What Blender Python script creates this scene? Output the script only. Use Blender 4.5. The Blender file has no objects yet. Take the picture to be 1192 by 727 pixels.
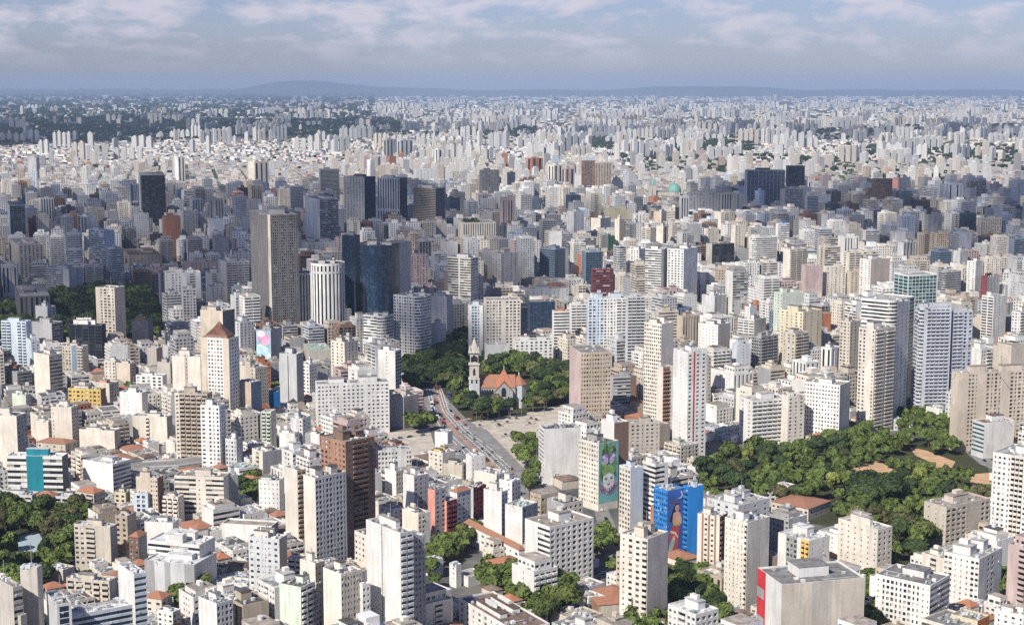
import bpy, math, random, re
import numpy as np
from mathutils import Vector
R = math.radians
rng = random.Random(11)
nrng = np.random.default_rng(7)
sc = bpy.context.scene
COL = sc.collection

# ---------------------------------------------------------------- camera
PW, PH, F, H, HORIZON = 1192.0, 727.0, 1800.0, 275.0, 103.0
PITCH = math.atan((PH/2-HORIZON)/F)
CP, SP = math.cos(PITCH), math.sin(PITCH)
cd = bpy.data.cameras.new('camera'); cam = bpy.data.objects.new('camera', cd); COL.objects.link(cam)
cd.sensor_width = 36.0; cd.lens = F/PW*36.0; cd.clip_start = 1.0; cd.clip_end = 200000.0
cam.location = (0, 0, H); cam.rotation_euler = (math.pi/2-PITCH, 0, 0)
sc.camera = cam

# ---------------------------------------------------------------- light
SUN_H = Vector((-0.60, -0.80, 0)).normalized(); SUN_EL = R(43)
SUN = Vector((SUN_H.x*math.cos(SUN_EL), SUN_H.y*math.cos(SUN_EL), math.sin(SUN_EL)))
sl = bpy.data.lights.new('sun', 'SUN'); sl.energy = 5.0; sl.angle = R(0.5); sl.color = (1.0, 0.945, 0.85)
so = bpy.data.objects.new('sun', sl); COL.objects.link(so)
so.rotation_euler = SUN.to_track_quat('Z', 'Y').to_euler()
SKY_STRENGTH = 0.078
w = bpy.data.worlds.new('World'); sc.world = w; w.use_nodes = True
nt = w.node_tree; N = nt.nodes; L = nt.links
bg = N['Background']; bg.inputs['Strength'].default_value = SKY_STRENGTH
sky = N.new('ShaderNodeTexSky'); sky.sky_type = 'NISHITA'; sky.sun_disc = False
sky.sun_elevation = SUN_EL; sky.sun_rotation = math.atan2(SUN_H.x, SUN_H.y) % (2*math.pi)
sky.altitude = 800; sky.air_density = 1.15; sky.dust_density = 0.7; sky.ozone_density = 2.2
# cloud layer: noise on a plane far overhead, seen in perspective towards the horizon
tc = N.new('ShaderNodeTexCoord'); sep = N.new('ShaderNodeSeparateXYZ'); L.new(tc.outputs['Generated'], sep.inputs[0])
def mth(op, a, b=None, c=None):
    m = N.new('ShaderNodeMath'); m.operation = op
    for i, v in enumerate((a, b, c)):
        if v is None: continue
        if isinstance(v, (int, float)): m.inputs[i].default_value = v
        else: L.new(v, m.inputs[i])
    return m.outputs[0]
zz = mth('ADD', mth('MAXIMUM', sep.outputs[2], 0.0), 0.035)
cx_, cy_ = mth('DIVIDE', sep.outputs[0], zz), mth('DIVIDE', sep.outputs[1], zz)
cmb = N.new('ShaderNodeCombineXYZ'); L.new(mth('MULTIPLY', sep.outputs[0], 13.0), cmb.inputs[0]); L.new(mth('MULTIPLY', sep.outputs[2], 38.0), cmb.inputs[1]); L.new(mth('MULTIPLY', sep.outputs[1], 13.0), cmb.inputs[2])
cn = N.new('ShaderNodeTexNoise'); cn.inputs['Scale'].default_value = 1.9; cn.inputs['Detail'].default_value = 9; cn.inputs['Roughness'].default_value = 0.56; cn.inputs['Distortion'].default_value = 0.15
L.new(cmb.outputs[0], cn.inputs['Vector'])
ramp = N.new('ShaderNodeValToRGB'); ramp.color_ramp.elements[0].position = 0.46; ramp.color_ramp.elements[1].position = 0.62
L.new(cn.outputs['Fac'], ramp.inputs[0])
fade = mth('MULTIPLY', ramp.outputs[0], mth('MULTIPLY', mth('MINIMUM', mth('MULTIPLY', mth('MAXIMUM', mth('SUBTRACT', sep.outputs[2], 0.009), 0.0), 42.0), 1.0), mth('MULTIPLY', mth('MAXIMUM', mth('MINIMUM', mth('MULTIPLY', mth('SUBTRACT', 0.22, sep.outputs[2]), 8.0), 1.0), 0.12), 0.85)))
mix = N.new('ShaderNodeMix'); mix.data_type = 'RGBA'
tint = N.new('ShaderNodeMix'); tint.data_type = 'RGBA'; tint.blend_type = 'MULTIPLY'; tint.inputs['Factor'].default_value = 1.0
L.new(sky.outputs[0], tint.inputs['A']); tint.inputs['B'].default_value = (0.66, 0.69, 1.02, 1)
L.new(fade, mix.inputs['Factor']); L.new(tint.outputs['Result'], mix.inputs['A']); mix.inputs['B'].default_value = (7.6, 7.2, 8.1, 1)
L.new(mix.outputs['Result'], bg.inputs['Color'])
sc.view_settings.view_transform = 'Standard'; sc.view_settings.look = 'None'
sc.view_settings.exposure = 0.30; sc.view_settings.gamma = 1.0; sc.view_settings.use_curve_mapping = False
cy = sc.cycles
cy.use_denoising = False; cy.transparent_max_bounces = 48; cy.max_bounces = 5; cy.diffuse_bounces = 2; cy.glossy_bounces = 2; cy.transmission_bounces = 2; cy.volume_bounces = 0
cy.caustics_reflective = False; cy.caustics_refractive = False

# ---------------------------------------------------------------- pixel -> place
def ground_y(py):
    dy = (PH/2-py)/F
    return -H*(CP+dy*SP)/(-SP+dy*CP)
def height_at(py, Y):
    dy = (PH/2-py)/F
    return H + Y*(-SP+dy*CP)/(CP+dy*SP)
def x_at(px, Y, z=0.0):
    return (px-PW/2)/F*(Y*CP-(z-H)*SP)
def G(px, py):
    Y = ground_y(py); return (x_at(px, Y), Y)
def pix(x, y, z):
    d = y*CP-(z-H)*SP; u = y*SP+(z-H)*CP
    return PW/2+F*x/d, PH/2-F*u/d

# ---------------------------------------------------------------- materials
def bsdf(name):
    m = bpy.data.materials.new(name); m.use_nodes = True
    return m, m.node_tree.nodes, m.node_tree.links, m.node_tree.nodes['Principled BSDF']
def noise(n, l, vec, scale, detail=3, rough=0.55):
    t = n.new('ShaderNodeTexNoise'); t.inputs['Scale'].default_value = scale; t.inputs['Detail'].default_value = detail; t.inputs['Roughness'].default_value = rough
    l.new(vec, t.inputs['Vector']); return t.outputs['Fac']
def maprange(n, l, v, a, b, c, d):
    t = n.new('ShaderNodeMapRange'); l.new(v, t.inputs[0])
    for i, x in enumerate((a, b, c, d)): t.inputs[i+1].default_value = x
    return t.outputs[0]
def mixc(n, l, fac, a, b, mode='MIX'):
    t = n.new('ShaderNodeMix'); t.data_type = 'RGBA'; t.blend_type = mode
    for key, v in (('Factor', fac), ('A', a), ('B', b)):
        if isinstance(v, float): t.inputs[key].default_value = v
        elif isinstance(v, tuple): t.inputs[key].default_value = (*v[:3], 1)
        else: l.new(v, t.inputs[key])
    return t.outputs['Result']
def scaled(n, l, vec, s):
    t = n.new('ShaderNodeVectorMath'); t.operation = 'MULTIPLY'; l.new(vec, t.inputs[0]); t.inputs[1].default_value = s
    return t.outputs[0]

PAL = {
 'white': (.80, .78, .735), 'cream': (.76, .70, .60), 'beige': (.61, .545, .455), 'tan': (.53, .44, .34), 'grey': (.40, .40, .395),
 'light grey': (.62, .62, .615), 'dark grey': (.15, .155, .165), 'brown': (.24, .155, .115), 'rust': (.35, .20, .135), 'pink': (.58, .45, .42),
 'salmon': (.74, .34, .27), 'yellow': (.72, .52, .18), 'pale yellow': (.74, .66, .48), 'blue': (.03, .25, .66), 'pale blue': (.60, .67, .74),
 'teal': (.02, .25, .31), 'pale green': (.67, .73, .62), 'green': (.12, .26, .14), 'maroon': (.22, .06, .065), 'terracotta': (.52, .22, .12),
 'orange': (.62, .22, .08), 'red': (.62, .05, .06), 'black': (.045, .05, .06), 'concrete': (.50, .46, .41), 'lilac grey': (.47, .46, .47), 'taupe': (.20, .19, .188),
 'steel blue': (.20, .26, .33), 'olive': (.40, .36, .26), 'bluish grey': (.57, .60, .645), 'peach': (.66, .565, .46), 'navy': (.055, .07, .11),
}
_mats = {}
def plaster(cn):
    if cn in _mats: return _mats[cn]
    c = PAL[cn]
    m, n, l, b = bsdf('plaster '+cn)
    geo = n.new('ShaderNodeNewGeometry'); pos = geo.outputs['Position']
    oi = n.new('ShaderNodeObjectInfo')
    big = maprange(n, l, noise(n, l, pos, .09, 4), .3, .7, .86, 1.06)
    streak = maprange(n, l, noise(n, l, scaled(n, l, pos, (.55, .55, .045)), 1.0, 4, .65), .46, .72, 0.0, .58)
    fine = maprange(n, l, noise(n, l, pos, .9, 2), .3, .7, .94, 1.05)
    per = maprange(n, l, oi.outputs['Random'], 0, 1, .93, 1.05)
    def mul(a, bb):
        t = n.new('ShaderNodeMath'); t.operation = 'MULTIPLY'; l.new(a, t.inputs[0]); l.new(bb, t.inputs[1]); return t.outputs[0]
    patch = n.new('ShaderNodeTexVoronoi'); patch.inputs['Scale'].default_value = .07; l.new(scaled(n, l, pos, (1, 1, .45)), patch.inputs['Vector'])
    psep = n.new('ShaderNodeSeparateColor'); l.new(patch.outputs['Color'], psep.inputs[0])
    v = mul(mul(mul(big, fine), per), maprange(n, l, psep.outputs[0], 0, 1, .86, 1.06))
    base = n.new('ShaderNodeVectorMath'); base.operation = 'SCALE'; base.inputs[0].default_value = c; l.new(v, base.inputs['Scale'])
    dirt = tuple(x*.52 for x in c)
    l.new(mixc(n, l, streak, base.outputs[0], (dirt[0]*1.03, dirt[1], dirt[2]*.95)), b.inputs['Base Color'])
    b.inputs['Roughness'].default_value = .85; b.inputs['Specular IOR Level'].default_value = .25
    _mats[cn] = m; return m
def roofmat(cn, c, dark=.40, metal=False):
    k = 'roof '+cn
    if k in _mats: return _mats[k]
    m, n, l, b = bsdf(k)
    geo = n.new('ShaderNodeNewGeometry'); pos = geo.outputs['Position']; oi = n.new('ShaderNodeObjectInfo')
    st = maprange(n, l, noise(n, l, pos, .20, 6, .7), .40, .62, 0.0, .9)
    c2 = tuple(x*dark for x in c)
    col = mixc(n, l, st, tuple(c), c2)
    per = maprange(n, l, oi.outputs['Random'], 0, 1, .75, 1.15)
    sc_ = n.new('ShaderNodeVectorMath'); sc_.operation = 'SCALE'; l.new(col, sc_.inputs[0]); l.new(per, sc_.inputs['Scale'])
    l.new(sc_.outputs[0], b.inputs['Base Color']); b.inputs['Roughness'].default_value = .5 if metal else .9
    _mats[k] = m; return m
def tilemat():
    k = 'roof tile'
    if k in _mats: return _mats[k]
    m, n, l, b = bsdf(k)
    geo = n.new('ShaderNodeNewGeometry'); pos = geo.outputs['Position']; oi = n.new('ShaderNodeObjectInfo')
    st = maprange(n, l, noise(n, l, pos, .5, 5, .7), .35, .7, 0.0, .8)
    a = mixc(n, l, oi.outputs['Random'], (.46, .17, .085), (.30, .16, .10))
    col = mixc(n, l, st, a, (.24, .11, .07))
    l.new(col, b.inputs['Base Color']); b.inputs['Roughness'].default_value = .85
    wv = n.new('ShaderNodeTexWave'); wv.inputs['Scale'].default_value = 1.1; l.new(pos, wv.inputs['Vector'])
    bp = n.new('ShaderNodeBump'); bp.inputs['Strength'].default_value = .5; l.new(wv.outputs['Fac'], bp.inputs['Height']); l.new(bp.outputs[0], b.inputs['Normal'])
    _mats[k] = m; return m
def simple(name, c, rough=.6, spec=.5, metal=0.0, nz=0.0):
    if name in _mats: return _mats[name]
    m, n, l, b = bsdf(name)
    if nz:
        geo = n.new('ShaderNodeNewGeometry')
        f = maprange(n, l, noise(n, l, geo.outputs['Position'], nz, 4), .3, .7, .75, 1.2)
        t = n.new('ShaderNodeVectorMath'); t.operation = 'SCALE'; t.inputs[0].default_value = c; l.new(f, t.inputs['Scale']); l.new(t.outputs[0], b.inputs['Base Color'])
    else: b.inputs['Base Color'].default_value = (*c, 1)
    b.inputs['Roughness'].default_value = rough; b.inputs['Specular IOR Level'].default_value = spec; b.inputs['Metallic'].default_value = metal
    _mats[name] = m; return m
PANE = [simple('window dark', (.022, .026, .032), .12), simple('window grey', (.085, .095, .105), .15), simple('window curtain', (.36, .34, .30), .5, .3), simple('window shutter', (.58, .57, .54), .6, .3)]
GLASSES = {
 'black': [simple('glass black', (.014, .018, .024), .08, .6), simple('glass black lit', (.05, .06, .07), .15, .6)],
 'blue': [simple('glass blue', (.016, .038, .072), .10, .6), simple('glass blue pale', (.032, .070, .115), .16, .6)],
 'teal': [simple('glass teal', (.02, .09, .10), .10, .6), simple('glass teal pale', (.10, .22, .22), .2, .6)],
}
ROOFS = {'grey': (.25, .24, .235), 'pale': (.44, .42, .40), 'dark': (.10, .095, .09), 'brown': (.18, .125, .10), 'white': (.70, .70, .69), 'tan': (.38, .33, .28), 'green': (.40, .50, .43)}

# ---------------------------------------------------------------- mesh building
class MB:
    """collects quads (and fans) with one material slot each; welds coincident corners on build"""
    def __init__(s): s.q = []; s.m = []; s.mats = []; s.poly = []
    def slot(s, mat):
        if mat not in s.mats: s.mats.append(mat)
        return s.mats.index(mat)
    def quads(s, arr, mat):
        arr = np.asarray(arr, float).reshape(-1, 4, 3)
        if len(arr) == 0: return
        s.q.append(arr); i = mat if not hasattr(mat, 'name') else None
        s.m.append(np.asarray(mat, np.int32) if i is not None else np.full(len(arr), s.slot(mat), np.int32))
    def ngon(s, pts, mat): s.poly.append((np.asarray(pts, float), s.slot(mat)))
    def box(s, c, d, mat, yaw=0.0, bottom=False):
        """c = centre of the base, d = full sizes"""
        x, y, z = d[0]/2, d[1]/2, d[2]; ca, sa = math.cos(yaw), math.sin(yaw)
        P = [(c[0]+u*ca-v*sa, c[1]+u*sa+v*ca, c[2]+t) for t in (0, z) for u, v in ((-x, -y), (x, -y), (x, y), (-x, y))]
        f = [(0, 1, 5, 4), (1, 2, 6, 5), (2, 3, 7, 6), (3, 0, 4, 7), (4, 5, 6, 7)] + ([(3, 2, 1, 0)] if bottom else [])
        s.quads([[P[i] for i in k] for k in f], mat)
    def prism(s, pts, z0, z1, mat, top=None):
        n = len(pts)
        s.quads([[(*pts[i], z0), (*pts[(i+1) % n], z0), (*pts[(i+1) % n], z1), (*pts[i], z1)] for i in range(n)], mat)
        s.ngon([(*p, z1) for p in pts], top or mat)
    def build(s, name, origin=(0, 0, 0), parent=None, smooth=False, weld=True, link=True):
        V = []; loops = []; starts = []; mi = []; k = 0; st = 0
        if s.q:
            q = np.concatenate(s.q); V.append(q.reshape(-1, 3)); nq = len(q)
            starts.append(np.arange(nq)*4); mi.append(np.concatenate(s.m)); st = nq*4
        for p, m_ in s.poly:
            V.append(p); starts.append(np.array([st])); st += len(p); mi.append(np.array([m_], np.int32))
        V = np.concatenate(V) - np.asarray(origin, float); idx = np.arange(len(V))
        if weld:
            key = np.ascontiguousarray(np.round(V*200).astype(np.int64))
            _, first, inv = np.unique(key.view([('', key.dtype)]*3).ravel(), return_index=True, return_inverse=True)
            V = V[first]; idx = inv.ravel()
        me = bpy.data.meshes.new(name)
        me.vertices.add(len(V)); me.vertices.foreach_set('co', V.astype(np.float32).ravel())
        me.loops.add(len(idx)); me.loops.foreach_set('vertex_index', idx.astype(np.int32))
        stt = np.concatenate(starts).astype(np.int32)
        me.polygons.add(len(stt)); me.polygons.foreach_set('loop_start', stt)
        me.polygons.foreach_set('material_index', np.concatenate(mi).astype(np.int32))
        me.polygons.foreach_set('use_smooth', np.full(len(stt), smooth, bool))
        for m_ in s.mats: me.materials.append(m_)
        me.update(calc_edges=True); me.validate()
        if not link: return me
        o = bpy.data.objects.new(name, me); COL.objects.link(o)
        if parent is not None: o.parent = parent
        else: o.location = origin
        return o
def empty(name, loc):
    o = bpy.data.objects.new(name, None); COL.objects.link(o); o.location = loc; o.empty_display_size = 2; return o
def tag(o, label=None, cat=None, group=None, kind=None):
    for k, v in (('label', label), ('category', cat), ('group', group), ('kind', kind)):
        if v: o[k] = v
    return o
def put(name, mesh, loc, parent):
    o = bpy.data.objects.new(name, mesh); COL.objects.link(o); o.location = loc; o.parent = parent; return o

# ---------------------------------------------------------------- facades
def parse(st):
    zones = []
    for t in (st or 'b').split():
        m_ = re.findall(r'([:@])([a-z_]+|[0-9.]+)', t); t = re.split('[:@]', t)[0]
        colr = next((v.replace('_', ' ') for c_, v in m_ if c_ == '@'), None); wd = next((float(v) for c_, v in m_ if c_ == ':'), 1.0)
        zones.append((t[0], int(t[1:]) if len(t) > 1 else 0, wd, colr))
    return zones
STYLE = {  # window share of the bay across and up, recess depth
 'g': (.52, .48, .35), 's': (1.0, .52, .40), 'v': (.42, .97, .50), 'k': (.78, .74, 1.0), 'G': (.88, .80, .18), 'd': (.66, .62, .55), 'n': (.24, .34, .25), 'h': (1.0, .52, .9), 'C': (.97, .93, .08),
}
def facade(mb, p, q, z0, z1, style, wallc, glass, sinks, r, floor=3.05, par=1.2, base=3.6):
    p = np.array([p[0], p[1], 0.0]); q = np.array([q[0], q[1], 0.0]); Lg = np.linalg.norm(q-p)
    if Lg < .3: return
    U = (q-p)/Lg; Nn = np.array([U[1], -U[0], 0.0]); Z = np.array([0, 0, 1.0])
    def P3(u, z, d=0.0):
        u, z = np.broadcast_arrays(np.asarray(u, float), np.asarray(z, float))
        return p + u[..., None]*U + z[..., None]*Z - d*Nn
    def Q(u0, u1, za, zb, d0=0.0, d1=None):
        u0, u1, za, zb = [a.ravel() for a in np.broadcast_arrays(*[np.asarray(a, float) for a in (u0, u1, za, zb)])]
        return np.stack([P3(u0, za, d0), P3(u1, za, d0), P3(u1, zb, d0), P3(u0, zb, d0)], 1)
    zones = parse(style); tot = sum(zn[2] for zn in zones); u = 0.0
    for (s, nb, wd, colr) in zones:
        ua, ub = u, u+Lg*wd/tot; u = ub
        wm = plaster(colr or wallc)
        if s == 'b' or s == 'c' or (z1-z0) < 4.2 or ub-ua < .8:
            mb.quads(Q(ua, ub, z0, z1), wm); continue
        fw, fh, dep = STYLE[s]
        zlo, zhi = z0+base, z1-par
        if (z1-z0) < 12: zlo = z0+.6
        if s == 'v': nz = max(1, round((zhi-zlo)/60))
        else: nz = max(1, round((zhi-zlo)/floor))
        nx = max(1, nb or (round((ub-ua)/3.4) if s in 'gdn' else round((ub-ua)/4.5)))
        fw = min(1.0, fw*r.uniform(.92, 1.12)) if s != 's' and s != 'h' else fw
        fh = min(.97, fh*r.uniform(.92, 1.12))
        du, dz = (ub-ua)/nx, (zhi-zlo)/nz
        cap_ = {'g': (1.9, 1.4), 'd': (2.8, 1.7), 'n': (.85, .95)}.get(s)
        if cap_: fw = min(fw, cap_[0]*r.uniform(.85, 1.2)/du); fh = min(fh, cap_[1]*r.uniform(.9, 1.15)/dz)
        i, j = np.meshgrid(np.arange(nx), np.arange(nz), indexing='ij'); i = i.ravel(); j = j.ravel()
        pat = r.choice([(1,), (1, .55), (1, 1, .5), (.6, 1, 1, .6), (1, .8), (1, 1)]) if s in 'gdn' and nx > 2 else (1,)
        shf = r.choice([0, 0, .12, -.12]) if s in 'gdn' else 0
        cfw = np.array([fw*pat[k % len(pat)] for k in range(nx)]); ci = np.arange(nx)
        cxa = ua+ci*du+du*(1-cfw)*(.5+shf); cxb = cxa+du*cfw; xa, xb = cxa[i], cxb[i]
        za = zlo+j*dz+dz*(1-fh)*(.30 if s in 'kh' else .5); zb = za+dz*fh
        # horizontal bands
        jj = np.arange(nz+1)
        tops = np.concatenate([[z0], zlo+np.arange(nz)*dz+dz*(1-fh)*(.30 if s in 'kh' else .5)+dz*fh]); bots = np.concatenate([zlo+np.arange(nz)*dz+dz*(1-fh)*(.30 if s in 'kh' else .5), [z1]])
        mb.quads(Q(ua, ub, tops, bots), wm)
        if fw < .999:
            ii, j2 = np.meshgrid(np.arange(nx+1), np.arange(nz), indexing='ij'); ii = ii.ravel(); j2 = j2.ravel()
            la = np.concatenate([[ua], cxb])[ii]; lb = np.concatenate([cxa, [ub]])[ii]
            mb.quads(Q(la, lb, bots[j2], tops[j2+1]), wm)
            A = P3(xa, za); B = P3(xa, zb); Ad = P3(xa, za, dep); Bd = P3(xa, zb, dep)
            mb.quads(np.stack([A, Ad, Bd, B], 1), wm)
            A = P3(xb, za); B = P3(xb, zb); Ad = P3(xb, za, dep); Bd = P3(xb, zb, dep)
            mb.quads(np.stack([A, B, Bd, Ad], 1), wm)
        mb.quads(np.stack([P3(xa, za), P3(xb, za), P3(xb, za, dep), P3(xa, za, dep)], 1), wm)
        mb.quads(np.stack([P3(xa, zb), P3(xa, zb, dep), P3(xb, zb, dep), P3(xb, zb)], 1), wm)
        panes = Q(xa, xb, za, zb, dep)
        if glass and s in 'GsvC': pm = GLASSES[glass]; pr = [.78, .22]
        else: pm = PANE; pr = [.50, .28, .14, .08]
        pick = nrng.choice(len(pm), len(panes), p=pr)
        if sinks is not None: sinks['win'].append((panes, pick, pm))
        else: mb.quads(panes, np.array([mb.slot(m_) for m_ in pm])[pick])
        if s == 'k':
            pd, ph = .85, min(1.15, dz*.42)
            boxes = np.stack([xa-.12*du*0, xb, za-.18, za+ph], 1)
            def bq(bx):
                a0, b0, c0, d0 = bx[:, 0], bx[:, 1], bx[:, 2], bx[:, 3]; o = -pd; i_ = -.004
                f = lambda uu, z_, dd: P3(uu, z_, dd)
                return np.concatenate([np.stack([f(a0, c0, o), f(b0, c0, o), f(b0, d0, o), f(a0, d0, o)], 1),
                    np.stack([f(a0, d0, o), f(b0, d0, o), f(b0, d0, i_), f(a0, d0, i_)], 1), np.stack([f(a0, c0, i_), f(b0, c0, i_), f(b0, c0, o), f(a0, c0, o)], 1),
                    np.stack([f(a0, c0, i_), f(a0, c0, o), f(a0, d0, o), f(a0, d0, i_)], 1), np.stack([f(b0, c0, o), f(b0, c0, i_), f(b0, d0, i_), f(b0, d0, o)], 1)])
            if sinks is not None: sinks['balc'].append(([bq(boxes[k:k+1]) for k in range(len(boxes))], wm))
            else: mb.quads(bq(boxes), wm)
def area2(poly): return sum(poly[i][0]*poly[(i+1) % len(poly)][1]-poly[(i+1) % len(poly)][0]*poly[i][1] for i in range(len(poly)))/2
def inset(poly, d):
    n = len(poly); out = []
    for i in range(n):
        p0, p1, p2 = np.array(poly[i-1]), np.array(poly[i]), np.array(poly[(i+1) % n])
        e1 = (p1-p0)/max(np.linalg.norm(p1-p0), 1e-6); e2 = (p2-p1)/max(np.linalg.norm(p2-p1), 1e-6)
        n1 = np.array([-e1[1], e1[0]]); n2 = np.array([-e2[1], e2[0]])
        b = n1+n2; b = b/max(np.dot(b, b)/2, .35)*1.0
        out.append(tuple(p1+b*d))
    return out
def hip_roof(mb, poly, z, mat, rise, over=.4):
    """hip roof over a quad footprint with a ridge along its longer side"""
    P = [np.array(p) for p in inset(poly, -over)]
    a, b = np.linalg.norm(P[1]-P[0]), np.linalg.norm(P[2]-P[1])
    if b > a: P = P[1:]+P[:1]; a, b = b, a
    m0, m1 = (P[0]+P[3])/2, (P[1]+P[2])/2; d = (m1-m0)/max(a, .1); k = min(b*.5, a*.48)
    r0, r1 = m0+d*k, m1-d*k; t = lambda p, h: (p[0], p[1], h)
    z0 = z; zr = z+rise
    mb.quads([[t(P[0], z0), t(P[1], z0), t(r1, zr), t(r0, zr)], [t(P[2], z0), t(P[3], z0), t(r0, zr), t(r1, zr)]], mat)
    mb.ngon([t(P[1], z0), t(P[2], z0), t(r1, zr)], mat); mb.ngon([t(P[3], z0), t(P[0], z0), t(r0, zr)], mat)
    mb.ngon([t(p, z0) for p in P[::-1]], mat)

UNIT = {}
def unit_box(mat):
    if mat.name not in UNIT:
        b = MB(); b.box((0, 0, 0), (1, 1, 1), mat); UNIT[mat.name] = b.build('unit', link=False)
    return UNIT[mat.name]
DRUM = {}
def drum(mat):
    if mat.name not in DRUM:
        b = MB(); b.prism([(.5*math.cos(t*math.pi/6), .5*math.sin(t*math.pi/6)) for t in range(12)], 0, 1, mat); DRUM[mat.name] = b.build('drum', link=False)
    return DRUM[mat.name]

def building(kind, label, cat, group, poly, styles, z1, color, roof='grey', glass=None, parts=False, pent=1, seed=0, z0=0.0, roofkind='flat', floor=3.05, pentc=None, clutter=True, cap=None, setback=False):
    """a building on a counter-clockwise footprint; styles = one facade string per edge"""
    r = random.Random(seed)
    c = np.mean(np.array(poly), 0); org = (float(c[0]), float(c[1]), z0)
    root = empty(kind, org); tag(root, label, cat, group)
    far = c[1] > 2600
    mb = MB(); sinks = {'win': [], 'balc': []} if parts else None
    n = len(poly); pz = .0 if roofkind != 'flat' else (.9 if not far else .7)
    wm = plaster(color)
    for i in range(n):
        p, q = poly[i], poly[(i+1) % n]
        nx, ny = q[1]-p[1], -(q[0]-p[0]); ln = math.hypot(nx, ny) or 1
        mx, my = (p[0]+q[0])/2, (p[1]+q[1])/2; dd = math.hypot(mx, my)
        facing = (-mx*nx-my*ny)/ln/dd
        facade(mb, p, q, z0, z1, styles[i % len(styles)] if facing > -.30 else 'b', color, glass, sinks if facing > -.05 else None, r, floor)
    rm = roofmat(roof, ROOFS[roof])
    if roofkind == 'flat':
        ins = inset(poly, .35); capm = plaster(cap) if cap else wm
        for i in range(n):
            a, b, ai, bi = poly[i], poly[(i+1) % n], ins[i], ins[(i+1) % n]
            mb.quads([[(*a, z1), (*b, z1), (*bi, z1), (*ai, z1)], [(*bi, z1-pz), (*ai, z1-pz), (*ai, z1), (*bi, z1)]], capm)
        mb.build('walls', org, root)
        rb = MB(); rb.ngon([(*p, z1-pz) for p in ins], rm); rb.build('roof', org, root)
    else:
        mb.ngon([(*p, z1) for p in poly], wm); mb.build('walls', org, root)
        rb = MB(); hip_roof(rb, poly, z1+.02, tilemat() if roofkind == 'tile' else roofmat('sheet brown', (.22, .16, .13)), {'tile': 2.6, 'sheet': 2.0}[roofkind]); rb.build('roof', org, root)
    # things that stand on the roof move with the building: parts
    if roofkind == 'flat':
        e0 = np.array(poly[1])-np.array(poly[0]); e1 = np.array(poly[-1])-np.array(poly[0])
        la, lb = np.linalg.norm(e0), np.linalg.norm(e1); yaw = math.atan2(e0[1], e0[0])
        if n > 4: e0 = np.array([la*3, 0]); e0 = np.array([(max(p[0] for p in poly)-min(p[0] for p in poly))*.7, 0.]); e1 = np.array([0., (max(p[1] for p in poly)-min(p[1] for p in poly))*.7]); la, lb = e0[0], e1[1]; yaw = 0
        bm = unit_box(plaster(pentc or color)); zr = z1-pz-z0
        for k in range(pent):
            fx = (.5+r.uniform(-.18, .18)) if pent == 1 else (.28+.44*k/(pent-1)); fy = .55+r.uniform(-.12, .12)
            pw, pd_, ph = la*r.uniform(.28, .42)/(1 if pent == 1 else 1.5), lb*r.uniform(.32, .5), r.uniform(3.2, 5.2) if z1 > 25 else r.uniform(2.2, 3.0)
            off = e0*(fx-.5)+e1*(fy-.5)
            o = put('lift_housing', bm, (off[0], off[1], zr+(0 if not setback else .01)), root); o.scale = (pw, pd_, ph); o.rotation_euler.z = yaw
            o2 = put('roof_slab', unit_box(rm), (0, 0, 1), o); o2.scale = ((pw+.5)/pw, (pd_+.5)/pd_, .3/ph)
            if not far and r.random() < .6:
                o3 = put('water_tank', unit_box(bm.materials[0]) if r.random() < .6 else drum(plaster('light grey')), (.1, .05, 1+.3/ph), o)
                rd = min(pw, pd_)*.45; o3.scale = (.45, .5, r.uniform(1.5, 2.6)/ph) if r.random() < .5 else (rd/pw, rd/pd_, 1.8/ph)
        if setback:
            up = inset(poly, min(la, lb)*.14); ub_ = MB(); hs = r.choice([3.0, 3.0, 5.6])
            for i in range(len(up)): facade(ub_, up[i], up[(i+1) % len(up)], z1-pz, z1-pz+hs, 'd' if hs > 4 else 'b', color, None, None, r, 2.6)
            ub_.ngon([(*p, z1-pz+hs) for p in up], roofmat('tan', ROOFS['tan'])); ub_.build('upper_storey', org, root)
        if clutter and not far:
            for k in range(r.randint(3, 6) if c[1] > 1300 else r.randint(9, 16)):
                off = e0*r.uniform(-.42, .42)+e1*r.uniform(-.42, .42)
                sz = (r.uniform(.9, 2.6), r.uniform(.9, 2.2), r.uniform(.6, 1.6))
                o = put(r.choice(['roof_unit', 'air_conditioner', 'water_tank']), unit_box(r.choice([plaster('light grey'), plaster('white'), plaster('grey'), simple('metal box', (.45, .47, .48), .4, .5, .6)])) if r.random() < .8 else drum(plaster('pale blue')), (off[0], off[1], zr), root)
                o.scale = sz; o.rotation_euler.z = yaw
            for k in range(2 if c[1] < 1300 else 0):
                off = e0*r.uniform(-.4, .4)+e1*r.uniform(-.4, .4); o = put('roof_pipe', unit_box(plaster('light grey')), (off[0], off[1], zr+.25), root); o.scale = (la*r.uniform(.25, .5), .28, .28); o.rotation_euler.z = yaw+(math.pi/2 if r.random() < .4 else 0)
            if r.random() < .55 and z1 > 24:
                o = put('antenna', unit_box(simple('metal box', (.45, .47, .48), .4, .5, .6)), (e0[0]*.1, e0[1]*.1, zr), root); o.scale = (.22, .22, r.uniform(7, 13))
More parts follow.
